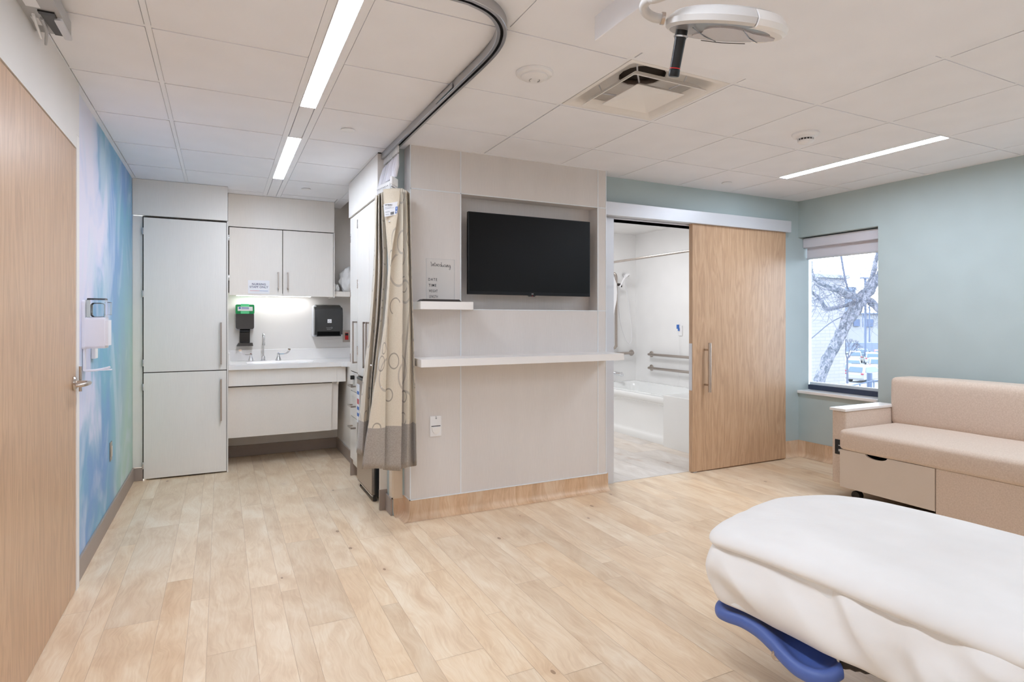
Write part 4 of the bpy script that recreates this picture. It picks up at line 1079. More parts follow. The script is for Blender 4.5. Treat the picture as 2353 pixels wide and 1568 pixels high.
FL0 = row([880, 882, 886, 889, 892, 890, 883, 870, 858, 848, 839, 831], 3.57, 3.48, 0, 1079)
FL05 = row([902, 903, 900, 900, 898, 895, 888, 881, 874, 869, 863, 858], 3.545, 3.44, -2, 1077)
FL1 = row([921, 918, 911, 904, 899, 896, 891, 889, 887, 886, 885, 884], 3.535, 3.455, -2, 1078)
BP = row([906, 904, 900, 896, 893, 890, 886, 884, 883, 882, 881, 880], 3.61, 3.50, -2, 1080)
BP2 = row([916, 915, 914, 913, 911, 909, 906, 905, 904, 903, 902, 901], 3.60, 3.475, -2, 1082)
FL2 = row([926, 926, 926, 926, 925, 925, 925, 924, 924, 923, 922, 921], 3.55, 3.45, -2, 1083)
R = [row([920, 920, 920, 920, 919, 919, 918, 917, 916, 915, 914, 912], 3.66, 3.58, 0, 1078), row([927, 928, 928, 928, 928, 928, 928, 927, 926, 926, 925, 924], 3.62, 3.53, 0, 1078), row([934, 935, 936, 937, 938, 939, 941, 941, 940, 940, 939, 938], 3.58, 3.50, 3, 1074), 
     row([938, 939, 940, 941, 942, 943, 945, 947, 948, 949, 949, 950], 3.64, 3.56, 6, 1072), row([942, 943, 944, 945, 946, 947, 950, 952, 954, 955, 956, 957], 3.56, 3.50, 10, 1070), row([940, 941, 942, 943, 944, 946, 949, 952, 954, 956, 957, 958], 3.66, 3.60, 12, 1063)]
def cloth(name, cols, widths=None, sub=4, thick=.0012):
    bm = BM(); uvl = bm.loops.layers.uv.new('cloth')
    # smooth across and along
    cols = [smooth_path(c, 3) for c in cols]; nr = len(cols[0]); rows = []
    for r in range(nr): rows.append(smooth_path([c[r] for c in cols], sub))
    nc = len(rows[0]); mid = nr // 2; s = [0]
    for k in range(1, nc): s.append(s[-1] + .5 * ((rows[nr - 1][k] - rows[nr - 1][k - 1]).length + (rows[mid][k] - rows[mid][k - 1]).length))
    vs = [[bm.verts.new(p) for p in rw] for rw in rows]
    for r in range(nr - 1):
        for k in range(nc - 1):
            f = bm.faces.new((vs[r][k], vs[r + 1][k], vs[r + 1][k + 1], vs[r][k + 1]))
            for lp, (rr, kk) in zip(f.loops, ((r, k), (r + 1, k), (r + 1, k + 1), (r, k + 1))): lp[uvl].uv = (s[kk] + OFF[0], rows[rr][kk].z + .0)
    o = obj(name, bm, 'curtain', t_, smooth=True)
    md = o.modifiers.new('thickness', 'SOLIDIFY'); md.thickness = thick
    return o
OFF = [0.0]
# one continuous sheet: rear pleats, leading flap, wide panel, right-hand pleats
sheet1 = cloth('fabric', K, sub=3); OFF[0] = 1.3
sheet2 = cloth('leading_flap', [FL0, FL05, FL1], sub=4); OFF[0] = 2.1
sheet3 = cloth('front_panel', [BP, BP2, FL2], sub=4); OFF[0] = 3.0
sheet4 = cloth('side_pleats', R, sub=4)
# top sheer part: strip panels from carriers
bm = BM(); n = 17
rs = random.Random(11)
for i in range(n):
    f = i / (n - 1); y = 3.655 + (1 - f) * .355; x = 1.004
    ub, vb_ = 872 + f * 36, 428 - f * 22; yb = 3.93 - f * .30
    pb = RY(ub, vb_, yb); top = Vector((x, y, 2.35)); w = .011; th_ = rs.uniform(-.7, .7)
    wd = Vector((RV0.x * math.cos(th_) - RV0.y * math.sin(th_), RV0.x * math.sin(th_) + RV0.y * math.cos(th_), 0))
    mid = top.lerp(pb, .5) + Vector((rs.uniform(-.006, .006), rs.uniform(-.006, .006), 0)); w2 = Vector((wd.y, -wd.x, 0))
    L_ = [top - wd * w * .5, mid - wd * w, pb - wd * w]; R_ = [top + wd * w * .5, mid + wd * w, pb + wd * w]; C_ = [top + w2 * .002, mid + w2 * .005, pb + w2 * .005]
    for k in range(2):
        quad(bm, [L_[k], C_[k], C_[k + 1], L_[k + 1]]); quad(bm, [C_[k], R_[k], R_[k + 1], C_[k + 1]])
obj('hanging_straps', bm, 'lilac_plastic', t_)
bm = BM(); bm2 = BM()
for i in range(n):
    f = i / (n - 1); y = 3.655 + f * .355
    box(bm, (.999, y - .004, 2.362), (1.009, y + .004, 2.404), .001)
    tube(bm2, [(1.004, y, 2.374), (1.012, y + .003, 2.362), (1.005, y + .001, 2.338), (.997, y - .002, 2.346)], .0017, 5)
obj('carrier', bm, 'white_plastic', t_); obj('hook', bm2, 'steel', t_)
def screen_box(bm, u, v, y, w, h_, d=.006, bev=.0015):
    c = RY(u, v, y); b2 = BM(); box(b2, (-w / 2, -d / 2, -h_ / 2), (w / 2, d / 2, h_ / 2), bev)
    bmesh.ops.transform(b2, matrix=Matrix.Translation(c) @ Matrix.Rotation(-TH * .8, 4, 'Z'), verts=b2.verts); me = bpy.data.meshes.new('x'); b2.to_mesh(me); b2.free(); bm.from_mesh(me); bpy.data.meshes.remove(me)
bm = BM(); bmd = BM()
for i in range(9):
    f = i / 8; u, v, y = 868 + f * 27, 434 - f * 12, 3.80 - f * .16
    screen_box(bm, u, v, y, .010, .034); screen_box(bm, u - .5, v + 10, y + .01, .012, .020)
    screen_box(bmd, u - 1, v + 3.0, y - .004, .0035, .0035, bev=0)
cb = obj('clip_bar', bm, 'white_plastic', t_); obj('clip_holes', bmd, 'dark_plastic', cb)
bm = BM(); bmd = BM()
for i in range(6):
    f = i / 5; u, v, y = 899.5 + f * 12, 414 + f * 7, 3.575 + f * .03
    screen_box(bm, u, v, y, .016, .052, .016, .006)
    screen_box(bm, u, v + 14, y + .004, .009, .022, .008); screen_box(bmd, u, v + 14, y - .003, .004, .006, .004, 0)
rb_ = obj('roller_block', bm, 'white_plastic', t_, smooth=True); obj('roller_holes', bmd, 'dark_plastic', rb_); screen = None
p = RY(896, 440, 3.585); bm = BM(); lathe(bm, p, (0, -1, 0), [(.013, 0), (.014, .004), (.011, .007), (.004, .007), (.004, .004)], 20); tube(bm, [p + Vector((0, -.002, .01)), p + Vector((-.004, .0, .04)), p + Vector((.0, .005, .055))], .003, 6); obj('button', bm, 'white_plastic', t_, smooth=True)
for (u, v) in ((895, 509), (853, 840)):
    p = RY(u, v, 3.53 if u > 880 else 3.66); bm = BM(); lathe(bm, p + Vector((0, .012, 0)), (0, -1, 0), [(.005, 0), (.005, .012), (.003, .016)], 12); obj('snap', bm, 'white_plastic', t_, smooth=True)
p = RY(877, 890, 3.47); bm = BM(); lathe(bm, p + Vector((0, .012, 0)), (0, -1, 0), [(.005, 0), (.005, .010), (.003, .013)], 12); obj('snap', bm, 'white_plastic', t_, smooth=True)
# label on the flap
def on_flap(u, v):
    return RY(u, v, 3.545 - (v - 435) / 645 * .105 + .002)
LQ = [on_flap(881, 470), on_flap(916.5, 463.5), on_flap(912.5, 494), on_flap(883.5, 499)]
def lab(a, b, off=-.002):
    top = LQ[0].lerp(LQ[1], a); bot = LQ[3].lerp(LQ[2], a); q = top.lerp(bot, b); q.y += off; return q
def labpoly(bm, a0, b0, a1, b1, off, th=.0008):
    ps = [lab(a0, b0, off), lab(a1, b0, off), lab(a1, b1, off), lab(a0, b1, off)]; A = [bm.verts.new(p) for p in ps]; C = [bm.verts.new(p + Vector((0, th, 0))) for p in ps]
    bm.faces.new(A); bm.faces.new(C[::-1])
    for i in range(4): bm.faces.new((A[i], C[i], C[(i + 1) % 4], A[(i + 1) % 4]))
    return bm
lb = obj('care_label', labpoly(BM(), 0, 0, 1, 1, -.012, .010), 'paper', t_)
bm = BM(); labpoly(bm, .78, .38, .93, .66, -.0128); labpoly(bm, .78, .68, .93, .88, -.0128); obj('blue_icon', bm, 'blue_mark', lb)
bm = BM(); labpoly(bm, .835, .43, .875, .60, -.0134); labpoly(bm, .815, .72, .895, .82, -.0134); obj('icon_mark', bm, 'paper', lb)
bm = BM()
for k in range(8): labpoly(bm, .44 + k * .032, .72, .44 + k * .032 + (.018 if k % 3 else .026), .93, -.0126)
obj('barcode', bm, 'ink', lb)
bm = BM()
for k, (b, l) in enumerate(((.26, .5), (.34, .42), (.40, .62), (.62, .3), (.68, .34), (.82, .25), (.88, .3))): labpoly(bm, .05, b, .05 + l, b + .018, -.0126)
obj('print_line', bm, 'mid_ink', lb)
pz = lab(.30, .13, -.0135); text('lettering', 'ICP Medical', .0092, 'ink', lb, pz, ROT_NY @ Matrix.Rotation(.18, 3, 'Z'), bold=.00005)

# ================================================================== SOFA
t_ = thing('sofa', 'beige upholstered sleeper sofa with white arm cap under the window wall', 'sofa', (4.45, 1.85, 0))
SY0, SY1 = .85, 2.752
def soft_box(a, b, r, seg=4, puff=(0, 0, 0), cut=10, wob=0, seed=0):
    """cushion: subdivided box with rounded edges and a slight crown"""
    bm = BM(); box(bm, a, b, r, seg); 
    bmesh.ops.subdivide_edges(bm, edges=[e for e in bm.edges if e.calc_length() > .12], cuts=cut, use_grid_fill=True)
    c = [(a[i] + b[i]) / 2 for i in range(3)]; h = [abs(b[i] - a[i]) / 2 for i in range(3)]
    for v in bm.verts:
        n = [(v.co[i] - c[i]) / h[i] for i in range(3)]
        for i in range(3):
            j, k = (i + 1) % 3, (i + 2) % 3
            v.co[i] += puff[i] * n[i] * (1 - min(1, abs(n[j])) ** 4) * (1 - min(1, abs(n[k])) ** 4)
        if wob:
            v.co += Vector((mnoise.noise(v.co * 5 + Vector((seed, 0, 0))), mnoise.noise(v.co * 5 + Vector((0, seed, 5))), mnoise.noise(v.co * 4 + Vector((3, seed, 0))))) * wob
    return bm
obj('seat_cushion', soft_box((3.975, SY0, .372), (4.72, SY1, .515), .03, 4, (.006, .0, .01), 14, .003), 'sofa', t_, smooth=True)
bm = soft_box((4.60, SY0, .50), (4.84, 2.765, .862), .035, 4, (.012, 0, .012), 12, .004, 5)
obj('back_cushion', bm, 'sofa', t_, smooth=True)
arm = obj('arm', B((4.072, 2.756, .098), (4.90, 2.868, .632), .012, 3), 'sofa', t_, smooth=True)
obj('arm_cap', B((4.055, 2.750, .632), (4.66, 2.876, .652), .003), 'solid_white', arm)
arm2 = obj('arm', B((4.072, .735, .098), (4.90, .847, .632), .012, 3), 'sofa', t_, smooth=True)
obj('arm_cap', B((4.055, .727, .632), (4.66, .853, .652), .003), 'solid_white', arm2)
bm = BM(); box(bm, (4.0665, 2.783, .312), (4.074, 2.842, .42), .003); po = obj('power_socket', bm, 'black_plastic', arm)
bm = BM(); box(bm, (4.0655, 2.80, .375), (4.067, 2.812, .382)); box(bm, (4.0655, 2.80, .335), (4.067, 2.812, .352)); obj('socket_slot', bm, 'grey_plastic', po)
dv = [(SY0 + .02, .100), (2.121, .100)]
# drawer front with a finger scoop
bm = BM(); poly = [(2.122, .103), (2.750, .103), (2.750, .370)] + [(2.49 + .075 * math.cos(a), .370 - .026 * math.sin(a)) for a in [PI * k / 12 for k in range(13)]] + [(2.122, .370)]
prism(bm, poly, 'x', 3.992, 4.010); dw = obj('drawer_front', bm, 'drawer_cream', t_)
obj('drawer_box', B((4.012, 2.14, .12), (4.55, 2.735, .330)), 'black_plastic', t_)
obj('fabric_front', B((3.996, SY0, .085), (4.012, 2.119, .371), .004), 'sofa', t_)
obj('base_frame', B((4.013, SY0 + .02, .11), (4.80, 2.13, .371)), 'sofa', t_)
obj('back_frame', B((4.80, SY0, .12), (4.915, 2.868, .80), .01), 'sofa', t_, smooth=True)
for (x, y) in ((4.115, 2.70), (4.115, 1.0), (4.80, 2.70), (4.80, 1.0)):
    bm = BM()
    for s in (-1, 1): lathe(bm, (x + s * .006, y, .034), (s, 0, 0), [(.034, 0), (.034, .012), (.030, .018), (.012, .019), (.010, .016)], 24)
    cyl(bm, (x, y, .034), (x, y, .12), .010, 10); box(bm, (x - .02, y - .02, .10), (x + .02, y + .02, .112)); obj('caster', bm, 'rubber', t_, smooth=True)

# ================================================================== BED
t_ = thing('hospital_bed', 'hospital bed foot end under a loose white sheet at lower right', 'bed', (2.1, .7, 0))
BZ = .538
# outline of the mattress top (closed), foot end first, counted clockwise from the near side
def outline(n=160):
    pts = [(1.665, -1.0), (1.665, -.4), (1.665, .2), (1.66, .7), (1.645, 1.1), (1.612, 1.38), (1.585, 1.52), (1.60, 1.585), (1.70, 1.645), (1.86, 1.70), (2.03, 1.745), (2.18, 1.755), (2.33, 1.69), (2.45, 1.56), (2.51, 1.36), (2.525, 1.1), (2.52, .7), (2.52, .2), (2.52, -.4), (2.52, -1.0)]
    return [Vector((x, y, 0)) for x, y in pts]
OL = smooth_path(outline(), 26)
def nz(p, s, o=0): return mnoise.noise(Vector((p.x * s, p.y * s, p.z * s + o)))
def ring_at(inset, z, wob=0.0, fz=0.0, seed=0):
    c = Vector((2.09, 0.3, 0)); out = []; n = len(OL)
    for i, p in enumerate(OL):
        d = (OL[min(i + 1, n - 1)] - OL[max(i - 1, 0)]).normalized(); nn = Vector((-d.y, d.x, 0))      # outward is left of travel
        f = i / n
        w = wob * mnoise.noise(Vector((p.x * 3.2 + seed, p.y * 3.2, seed * 2.0 + z * 2)))
        q = p + nn * (-inset + w); out.append(Vector((q.x, q.y, z + fz * mnoise.noise(Vector((p.x * 2.4, p.y * 2.4, 4 + seed))))))
    return out
def loft(bm, rings):
    vs = [[bm.verts.new(p) for p in r] for r in rings]
    for a, b in zip(vs, vs[1:]):
        for k in range(len(a) - 1): bm.faces.new((a[k], a[k + 1], b[k + 1], b[k]))
    return vs
bm = BM()
prof = [(.040, .294), (.016, .292), (.004, .300), (-.004, .325), (-.008, .355), (-.009, .385), (-.008, .41), (-.004, .435), (.0, .46), (.006, .48), (.014, .505), (.03, .52)]
ARC = [0]
for i in range(1, len(OL)): ARC.append(ARC[-1] + (OL[i] - OL[i - 1]).length)
rf = random.Random(21)
FOLDS = [(rf.uniform(.8, 5.2), rf.choice((-1, 1)) * rf.uniform(.2, 1.6), rf.uniform(.026, .06), rf.uniform(.005, .012)) for _ in range(34)]
prof = [(q.x, q.y) for q in smooth_path([(a, b, 0) for a, b in prof], 3)]
rings = []
for j, (ins, z) in enumerate(prof):
    rr = []
    n_ = len(OL)
    for i, p in enumerate(OL):
        d = (OL[min(i + 1, n_ - 1)] - OL[max(i - 1, 0)]).normalized(); nn = Vector((-d.y, d.x, 0)); arc = i * .02
        f = j / (len(prof) - 1); mid = math.sin(PI * min(1, max(0, f)))
        fw = 0.0
        for (fa, fs, fw_, fh) in FOLDS:
            dd_ = (ARC[i] - fa - fs * (z - .40)) / fw_
            if abs(dd_) < 3: fw += fh * (math.exp(-dd_ * dd_) - .55 * math.exp(-(dd_ - 1.6) ** 2))
        # diagonal soft drape folds
        w = mnoise.noise(Vector((p.y * 3.6 + p.x * 3.0 - z * 6.5, p.x * 1.5 + z * 3, 1.7))) * .042 + (1 - abs(mnoise.noise(Vector((p.y * 6 + p.x * 5 - z * 7, z * 3, 5.0)))) * 2) * .012 - .006
        q = p + nn * (-ins + w * (.25 + mid) + fw * (.15 + mid)); q.z = z + .010 * mnoise.noise(Vector((p.x * 2.2, p.y * 2.2, 9.0))) * (1 - f)
        rr.append(q)
    rings.append(rr)
loft(bm, rings)
bmesh.ops.recalc_face_normals(bm, faces=bm.faces)
obj('fitted_sheet', bm, 'sheet', t_, smooth=True, soft=True)
# top sheet: lies over the top and slumps just past the edge
bm = BM(); N = len(OL)
def spine(q): return Vector((2.09 + (q.x - 2.09) * .0, min(q.y, 1.30), 0))
rim = [(.020, .486), (.002, .488), (-.012, .498), (-.014, .515), (-.004, .532), (.016, .543)]
tt_ = [.06, .12, .19, .27, .36, .46, .57, .68, .79, .9, 1.0]
rings = []
def ripple(x, y):
    a = 1 - abs(mnoise.noise(Vector((x * 5.5 + .8 * math.sin(y * 1.4) + y * .5, y * .8, 1.0)))) * 2
    return .011 * (a * a - .5) + .008 * mnoise.noise(Vector((x * 12 + y * 2.2, y * 1.8, 3.0)))
for j in range(len(rim) + len(tt_)):
    rr = []
    for i, p in enumerate(OL):
        d = (OL[min(i + 1, N - 1)] - OL[max(i - 1, 0)]).normalized(); nn = Vector((-d.y, d.x, 0)); s = i / N
        if j < len(rim):
            ins, z = rim[j]; edge = 1 - j / (len(rim) + 1)
            q = p - nn * ins + nn * (.022 * edge * mnoise.noise(Vector((p.x * 2.6, p.y * 2.6, 2.5)))); sag = .030 * edge * mnoise.noise(Vector((p.x * 1.9 + 3, p.y * 1.9, 7.0)))
            q.z = z + sag + .3 * ripple(q.x, q.y)
        else:
            t = tt_[j - len(rim)]; p2 = p - nn * .016; q = p2.lerp(spine(p2), t * .985 if t < 1 else 1.0); q.y = round(q.y / .05) * .05 if t == 1 else q.y; q.z = .546 + .012 * min(1, t * 3) + ripple(q.x, q.y) * min(1, .4 + t * 4)
        rr.append(q)
    rings.append(rr)
vs = loft(bm, rings)
bmesh.ops.remove_doubles(bm, verts=bm.verts, dist=.0006)
bmesh.ops.recalc_face_normals(bm, faces=bm.faces)
o = obj('top_sheet', bm, 'sheet', t_, smooth=True, soft=True)
md = o.modifiers.new('sub', 'SUBSURF'); md.levels = 1; md.render_levels = 1
md = o.modifiers.new('thickness', 'SOLIDIFY'); md.thickness = .004
bm = BM(); prism(bm, [(p.x * .97 + 2.09 * .03, p.y - .02) for p in OL], 'z', .300, .50); obj('mattress', bm, 'cloth_white', t_)
# bed frame below
bm = BM(); box(bm, (1.80, -.9, .20), (2.40, 1.35, .29), .01); obj('deck_frame', bm, 'grey_plastic', t_)
bm = BM(); box(bm, (1.90, -.8, .08), (2.30, 1.1, .14), .01); box(bm, (2.0, -.4, .14), (2.2, -.2, .22)); box(bm, (2.0, .6, .14), (2.2, .8, .22)); obj('base_frame', bm, 'alu_white', t_)
for (x, y) in ((1.95, 1.0), (2.25, 1.0), (1.95, -.75), (2.25, -.75)):
    bm = BM(); lathe(bm, (x - .02, y, .06), (1, 0, 0), [(.06, 0), (.06, .04)], 24); cyl(bm, (x, y, .06), (x, y, .12), .014, 10); obj('caster', bm, 'rubber', t_, smooth=True)
# blue moulded foot-end shell
outer = [(1.700, 1.618, .262), (1.640, 1.606, .258), (1.612, 1.575, .252), (1.606, 1.53, .256), (1.612, 1.47, .264), (1.606, 1.40, .266), (1.588, 1.33, .262), (1.570, 1.27, .254), (1.563, 1.215, .246), (1.578, 1.165, .244), (1.612, 1.138, .25), (1.655, 1.130, .262)]
outer = smooth_path(outer, 5); inner = []
bm = BM(); rows_ = []
prof_ = [(0.0, -.030), (-.004, -.016), (.0, -.002), (.010, .006), (.022, .002), (.045, -.012), (.08, -.016), (.12, .0), (.17, .022)]
n = len(outer); cen = Vector((1.86, 1.36, .25))
for (ins, dz) in prof_:
    rr = []
    for i, p in enumerate(outer):
        d = (cen - p); d.z = 0; d.normalize(); q = p + d * ins; q.z = p.z + dz; rr.append(q)
    rows_.append(rr)
vs = [[bm.verts.new(p) for p in r] for r in rows_]
for a, b in zip(vs, vs[1:]):
    for k in range(n - 1): bm.faces.new((a[k], a[k + 1], b[k + 1], b[k]))
bmesh.ops.recalc_face_normals(bm, faces=bm.faces)
o = obj('foot_shell', bm, 'blue_shell', t_, smooth=True, soft=True); md = o.modifiers.new('t', 'SOLIDIFY'); md.thickness = .012; md.offset = 0; md = o.modifiers.new('s', 'SUBSURF'); md.levels = 2; md.render_levels = 2
bm = BM(); lathe(bm, (1.588, 1.306, .232), (-.7, -.5, 0), [(.012, 0), (.017, .005), (.017, .012), (.013, .016), (.004, .014)], 24); obj('bumper_wheel', bm, 'nickel', o, smooth=True)
bm = BM(); cyl(bm, (1.66, 1.22, .215), (1.585, 1.138, .214), .014, 18); obj('release_pedal', bm, 'rubber', o, smooth=True)
bm = BM(); pts = []
for k in range(13): pts.append((1.69 + k * .008, 1.165 - k * .0105, .268))
tube(bm, pts, [.030 if k % 2 else .0265 for k in range(13)], 18); obj('bellows', bm, 'rubber', t_, smooth=True)

# ================================================================== EXAM LIGHT
def axisp(c, n, u, a, r): return c
EC = RY(1662, 73, 1.181); EN = Vector((.050, .335, -.94)).normalized()
t_ = thing('exam_light', 'round ceiling-mounted exam light with a black sterile handle', 'exam lamp', EC)
RV = Vector((math.cos(TH), -math.sin(TH), 0)); X_ = (RV - EN * RV.dot(EN)).normalized()
Y2_ = EN.cross(X_).normalized()
def disc_section(bm, a0, a1, ro, ri, h0, h1, n=40, off=0):
    rings = []
    full = abs(a1 - a0) > 2 * PI - .01
    for k in range(n + (0 if full else 1)):
        a = a0 + (a1 - a0) * k / n; d = X_ * math.cos(a) + Y2_ * math.sin(a)
        prof = [(ri, h1), (ri, h0 + .004), (ro - .012, h0), (ro - .003, h0 + .006), (ro, h0 + .02), (ro - .004, h1 - .02), (ro - .02, h1 - .004), (ro - .05, h1)]
        rings.append([bm.verts.new(EC + d * r_ - EN * hh) for r_, hh in prof])
    m = len(rings[0]); N = len(rings)
    for i in range(N if full else N - 1):
        A, C = rings[i], rings[(i + 1) % N]
        for k in range(m): bm.faces.new((A[k], A[(k + 1) % m], C[(k + 1) % m], C[k]))
    if not full: bm.faces.new(rings[0][::-1]); bm.faces.new(rings[-1])
    bmesh.ops.recalc_face_normals(bm, faces=bm.faces); return bm
ER = .158
hd = obj('lamp_head', disc_section(BM(), math.radians(79), math.radians(324), ER, .10, -.004, .042, 60), 'enamel', t_, smooth=True)
hd2 = obj('head_segment', disc_section(BM(), math.radians(-35), math.radians(78), ER + .005, .10, -.007, .041, 24), 'soft_white', t_, smooth=True)
bm = BM(); lathe(bm, EC - EN * .038, -EN, [(.13, 0), (.13, .004), (.10, .008), (.0, .010)], 40); obj('top_cover', bm, 'enamel', t_, smooth=True)
bm = BM(); lathe(bm, EC + EN * .0, EN, [(ER - .012, 0), (ER - .014, .004), (.06, .0065), (.0, .007)], 48); ln_ = obj('lens_plate', bm, 'lens', t_, smooth=False)
bm = BM()
pts = []
for k in range(24):
    a = 2 * PI * k / 24; r_ = .100 + .022 * math.cos(3 * a); pts.append((r_ * math.cos(a) + .02, r_ * math.sin(a)))
top = [bm.verts.new(EC + X_ * a + Y2_ * b + EN * .0085) for a, b in pts]; bm.faces.new(top); bmesh.ops.recalc_face_normals(bm, faces=bm.faces)
ext = bmesh.ops.extrude_face_region(bm, geom=bm.faces[:]); bmesh.ops.translate(bm, vec=-EN * .004, verts=[v for v in ext['geom'] if isinstance(v, bmesh.types.BMVert)]); bmesh.ops.recalc_face_normals(bm, faces=bm.faces)
obj('inner_lens', bm, 'lens2', ln_)
bm = BM()
for a0, b0, a1, b1 in ((-.10, .06, .02, -.12), (.02, .10, .12, -.06), (-.02, -.13, .10, -.10)): tube(bm, [EC + X_ * a0 + Y2_ * b0 + EN * .0085, EC + X_ * ((a0 + a1) / 2) + Y2_ * ((b0 + b1) / 2 - .012) + EN * .0095, EC + X_ * a1 + Y2_ * b1 + EN * .0085], .0012, 4)
obj('seam', bm, 'dark_plastic', ln_)
# handle
hb_ = EC - X_ * .108 - Y2_ * .02; ht_ = hb_ + EN * .12
dd = (ht_ - hb_).normalized(); bm = BM(); lathe(bm, hb_, dd, [(.016, 0), (.0165, .010), (.0165, .024), (.0150, .030), (.0148, .060), (.0142, .100), (.0135, .102), (.0135, .105), (.0150, .106), (.0155, .120), (.0140, .124), (.010, .125)], 24); hn = obj('handle', bm, 'black_plastic', t_, smooth=True)
bm = BM(); lathe(bm, hb_ + dd * .018, dd, [(.0165, 0), (.0195, .001), (.0195, .005), (.0165, .006)], 24); obj('handle_ring', bm, 'chrome', hn, smooth=True)
bm = BM(); lathe(bm, hb_ + dd * .1015, dd, [(.0148, 0), (.0148, .002)], 24); obj('red_ring', bm, 'red', hn, smooth=True)
# yoke and arm up to the gypsum box
def RD(u, v, dist):
    d = ray(u, v); return Vector((d[0] * dist, d[1] * dist, CAMH + d[2] * dist))
MT = Vector((1.50, .98, 2.30))
tubep = smooth_path([RD(1527, 43, 1.60), RD(1503, 40, 1.60), RD(1484, 28, 1.59), RD(1480, 10, 1.57), RD(1496, -4, 1.54), RD(1535, -14, 1.50), (1.30, 1.02, 2.245), (1.42, .985, 2.27), MT], 6)
bm = BM(); tube(bm, tubep, .0125, 16); obj('yoke', bm, 'enamel', t_, smooth=True)
bm = BM(); cyl(bm, RD(1519, 42, 1.60), RD(1527, 43, 1.60), .016, 16); obj('yoke_joint', bm, 'nickel', t_, smooth=True)
bm = BM(); cyl(bm, MT - Vector((0, 0, .02)), (MT.x, MT.y, 2.352), .022, 20); lathe(bm, (MT.x, MT.y, 2.351), (0, 0, -1), [(.08, 0), (.08, .012), (.07, .02), (.03, .024)], 32); obj('ceiling_mount', bm, 'enamel', t_, smooth=True)
# ================================================================== BATHROOM
TFX, TR0, TR1 = 4.125, 4.735, 6.328     # tub face x, near and far ends
t_ = thing('bathtub', 'white bathtub with a panelled apron seen through the doorway', 'bathtub', (4.55, 5.53, 0))
RZ = .497
bm = BM()
loop = rrect(TFX + .09, TR0 + .1, XR - .07, TR1 - .07, .12, 6)
outer, inner = grid_hole(bm, TFX + .006, TR0, XR - .002, TR1, loop, RZ)
prev = inner
for ins, z in ((.012, RZ - .01), (.03, RZ - .06), (.06, RZ - .25), (.09, RZ - .34), (.15, RZ - .36)):
    lp = rrect(TFX + .09 + ins, TR0 + .1 + ins * 1.5, XR - .07 - ins, TR1 - .07 - ins, .12 - ins * .2, 6); cur = [bm.verts.new((x, y, z)) for x, y in lp]
    for k in range(len(cur)): bm.faces.new((prev[k], prev[(k + 1) % len(cur)], cur[(k + 1) % len(cur)], cur[k]))
    prev = cur
bm.faces.new(prev); bmesh.ops.recalc_face_normals(bm, faces=bm.faces)
obj('basin', bm, 'tub', t_, smooth=True)
bm = BM(); prism(bm, [(TFX + .02, .425), (TFX - .006, .428), (TFX - .012, .445), (TFX - .012, .475), (TFX - .004, .492), (TFX + .02, .498), (TFX + .06, .4975), (TFX + .06, .425)], 'y', TR0, TR1); obj('rim', bm, 'tub', t_, smooth=True)
bm = BM(); prism(bm, [(TFX + .006, .425), (TFX + .006, .405), (TFX + .016, .40), (TFX + .016, .10), (TFX + .002, .075), (TFX - .012, .055), (TFX - .012, .0), (TFX + .05, 0), (TFX + .05, .425)], 'y', TR0, TR1); obj('apron', bm, 'tub', t_, smooth=True)
bm = BM(); box(bm, (4.075, 3.975, 0), (XR - .002, 4.733, .53), .004); tag(obj('transfer_seat', bm, 'tub'), 'white boxed bench at the near end of the bathtub', 'bench')
bm = BM(); box(bm, (4.16, TR0 - .0, .498), (4.2, 5.2, .4985)); bm.free()
def grab(name, pts, ends, lab, grp=None, r=.0165):
    t = thing(name, lab, 'grab bar', pts[0], grp)
    bm = BM(); tube(bm, pts, r, 16); bar = obj('bar', bm, 'steel', t, smooth=True)
    for c, n in ends:
        bm = BM(); lathe(bm, c, n, [(.039, 0), (.039, .005), (.030, .010), (.017, .013)], 28); obj('flange', bm, 'steel', t, smooth=True)
    return t
for z, lab in ((.862, 'upper of the two steel grab bars on the long wall over the bathtub'), (.688, 'lower of the two steel grab bars on the long wall over the bathtub')):
    x = XR - .06; y0, y1 = 6.00, 4.95
    pts = [(XR - .004, y0 + .0, z), (XR - .035, y0, z), (XR - .054, y0 - .008, z), (x, y0 - .028, z), (x, y1 + .028, z), (XR - .054, y1 + .008, z), (XR - .035, y1, z), (XR - .004, y1, z)]
    grab('grab_bar', pts, [((XR - .001, y0, z), (-1, 0, 0)), ((XR - .001, y1, z), (-1, 0, 0))], lab)
WFY = 6.33
z = .866; grab('grab_bar', [(4.905, WFY - .004, z), (4.905, WFY - .04, z), (4.893, WFY - .055, z), (4.87, WFY - .06, z), (4.35, WFY - .06, z), (4.33, WFY - .055, z), (4.32, WFY - .04, z), (4.32, WFY - .004, z)], [((4.905, WFY - .001, z), (0, -1, 0)), ((4.32, WFY - .001, z), (0, -1, 0))], 'short horizontal grab bar on the end wall beside the bathtub spout')
x = 4.60; grab('grab_bar', smooth_path([(x - .03, WFY - .004, 1.90), (x - .03, WFY - .04, 1.91), (x - .012, WFY - .07, 1.90), (x, WFY - .08, 1.86), (x, WFY - .08, 1.80)], 4)[:-1] + smooth_path([(x, WFY - .08, 1.80), (x, WFY - .08, 1.02), (x, WFY - .08, .98), (x - .012, WFY - .07, .94), (x - .03, WFY - .04, .935), (x - .03, WFY - .004, .94)], 4), [((x - .03, WFY - .001, 1.90), (0, -1, 0)), ((x - .03, WFY - .001, .94), (0, -1, 0))], 'tall vertical grab bar beside the hand shower')
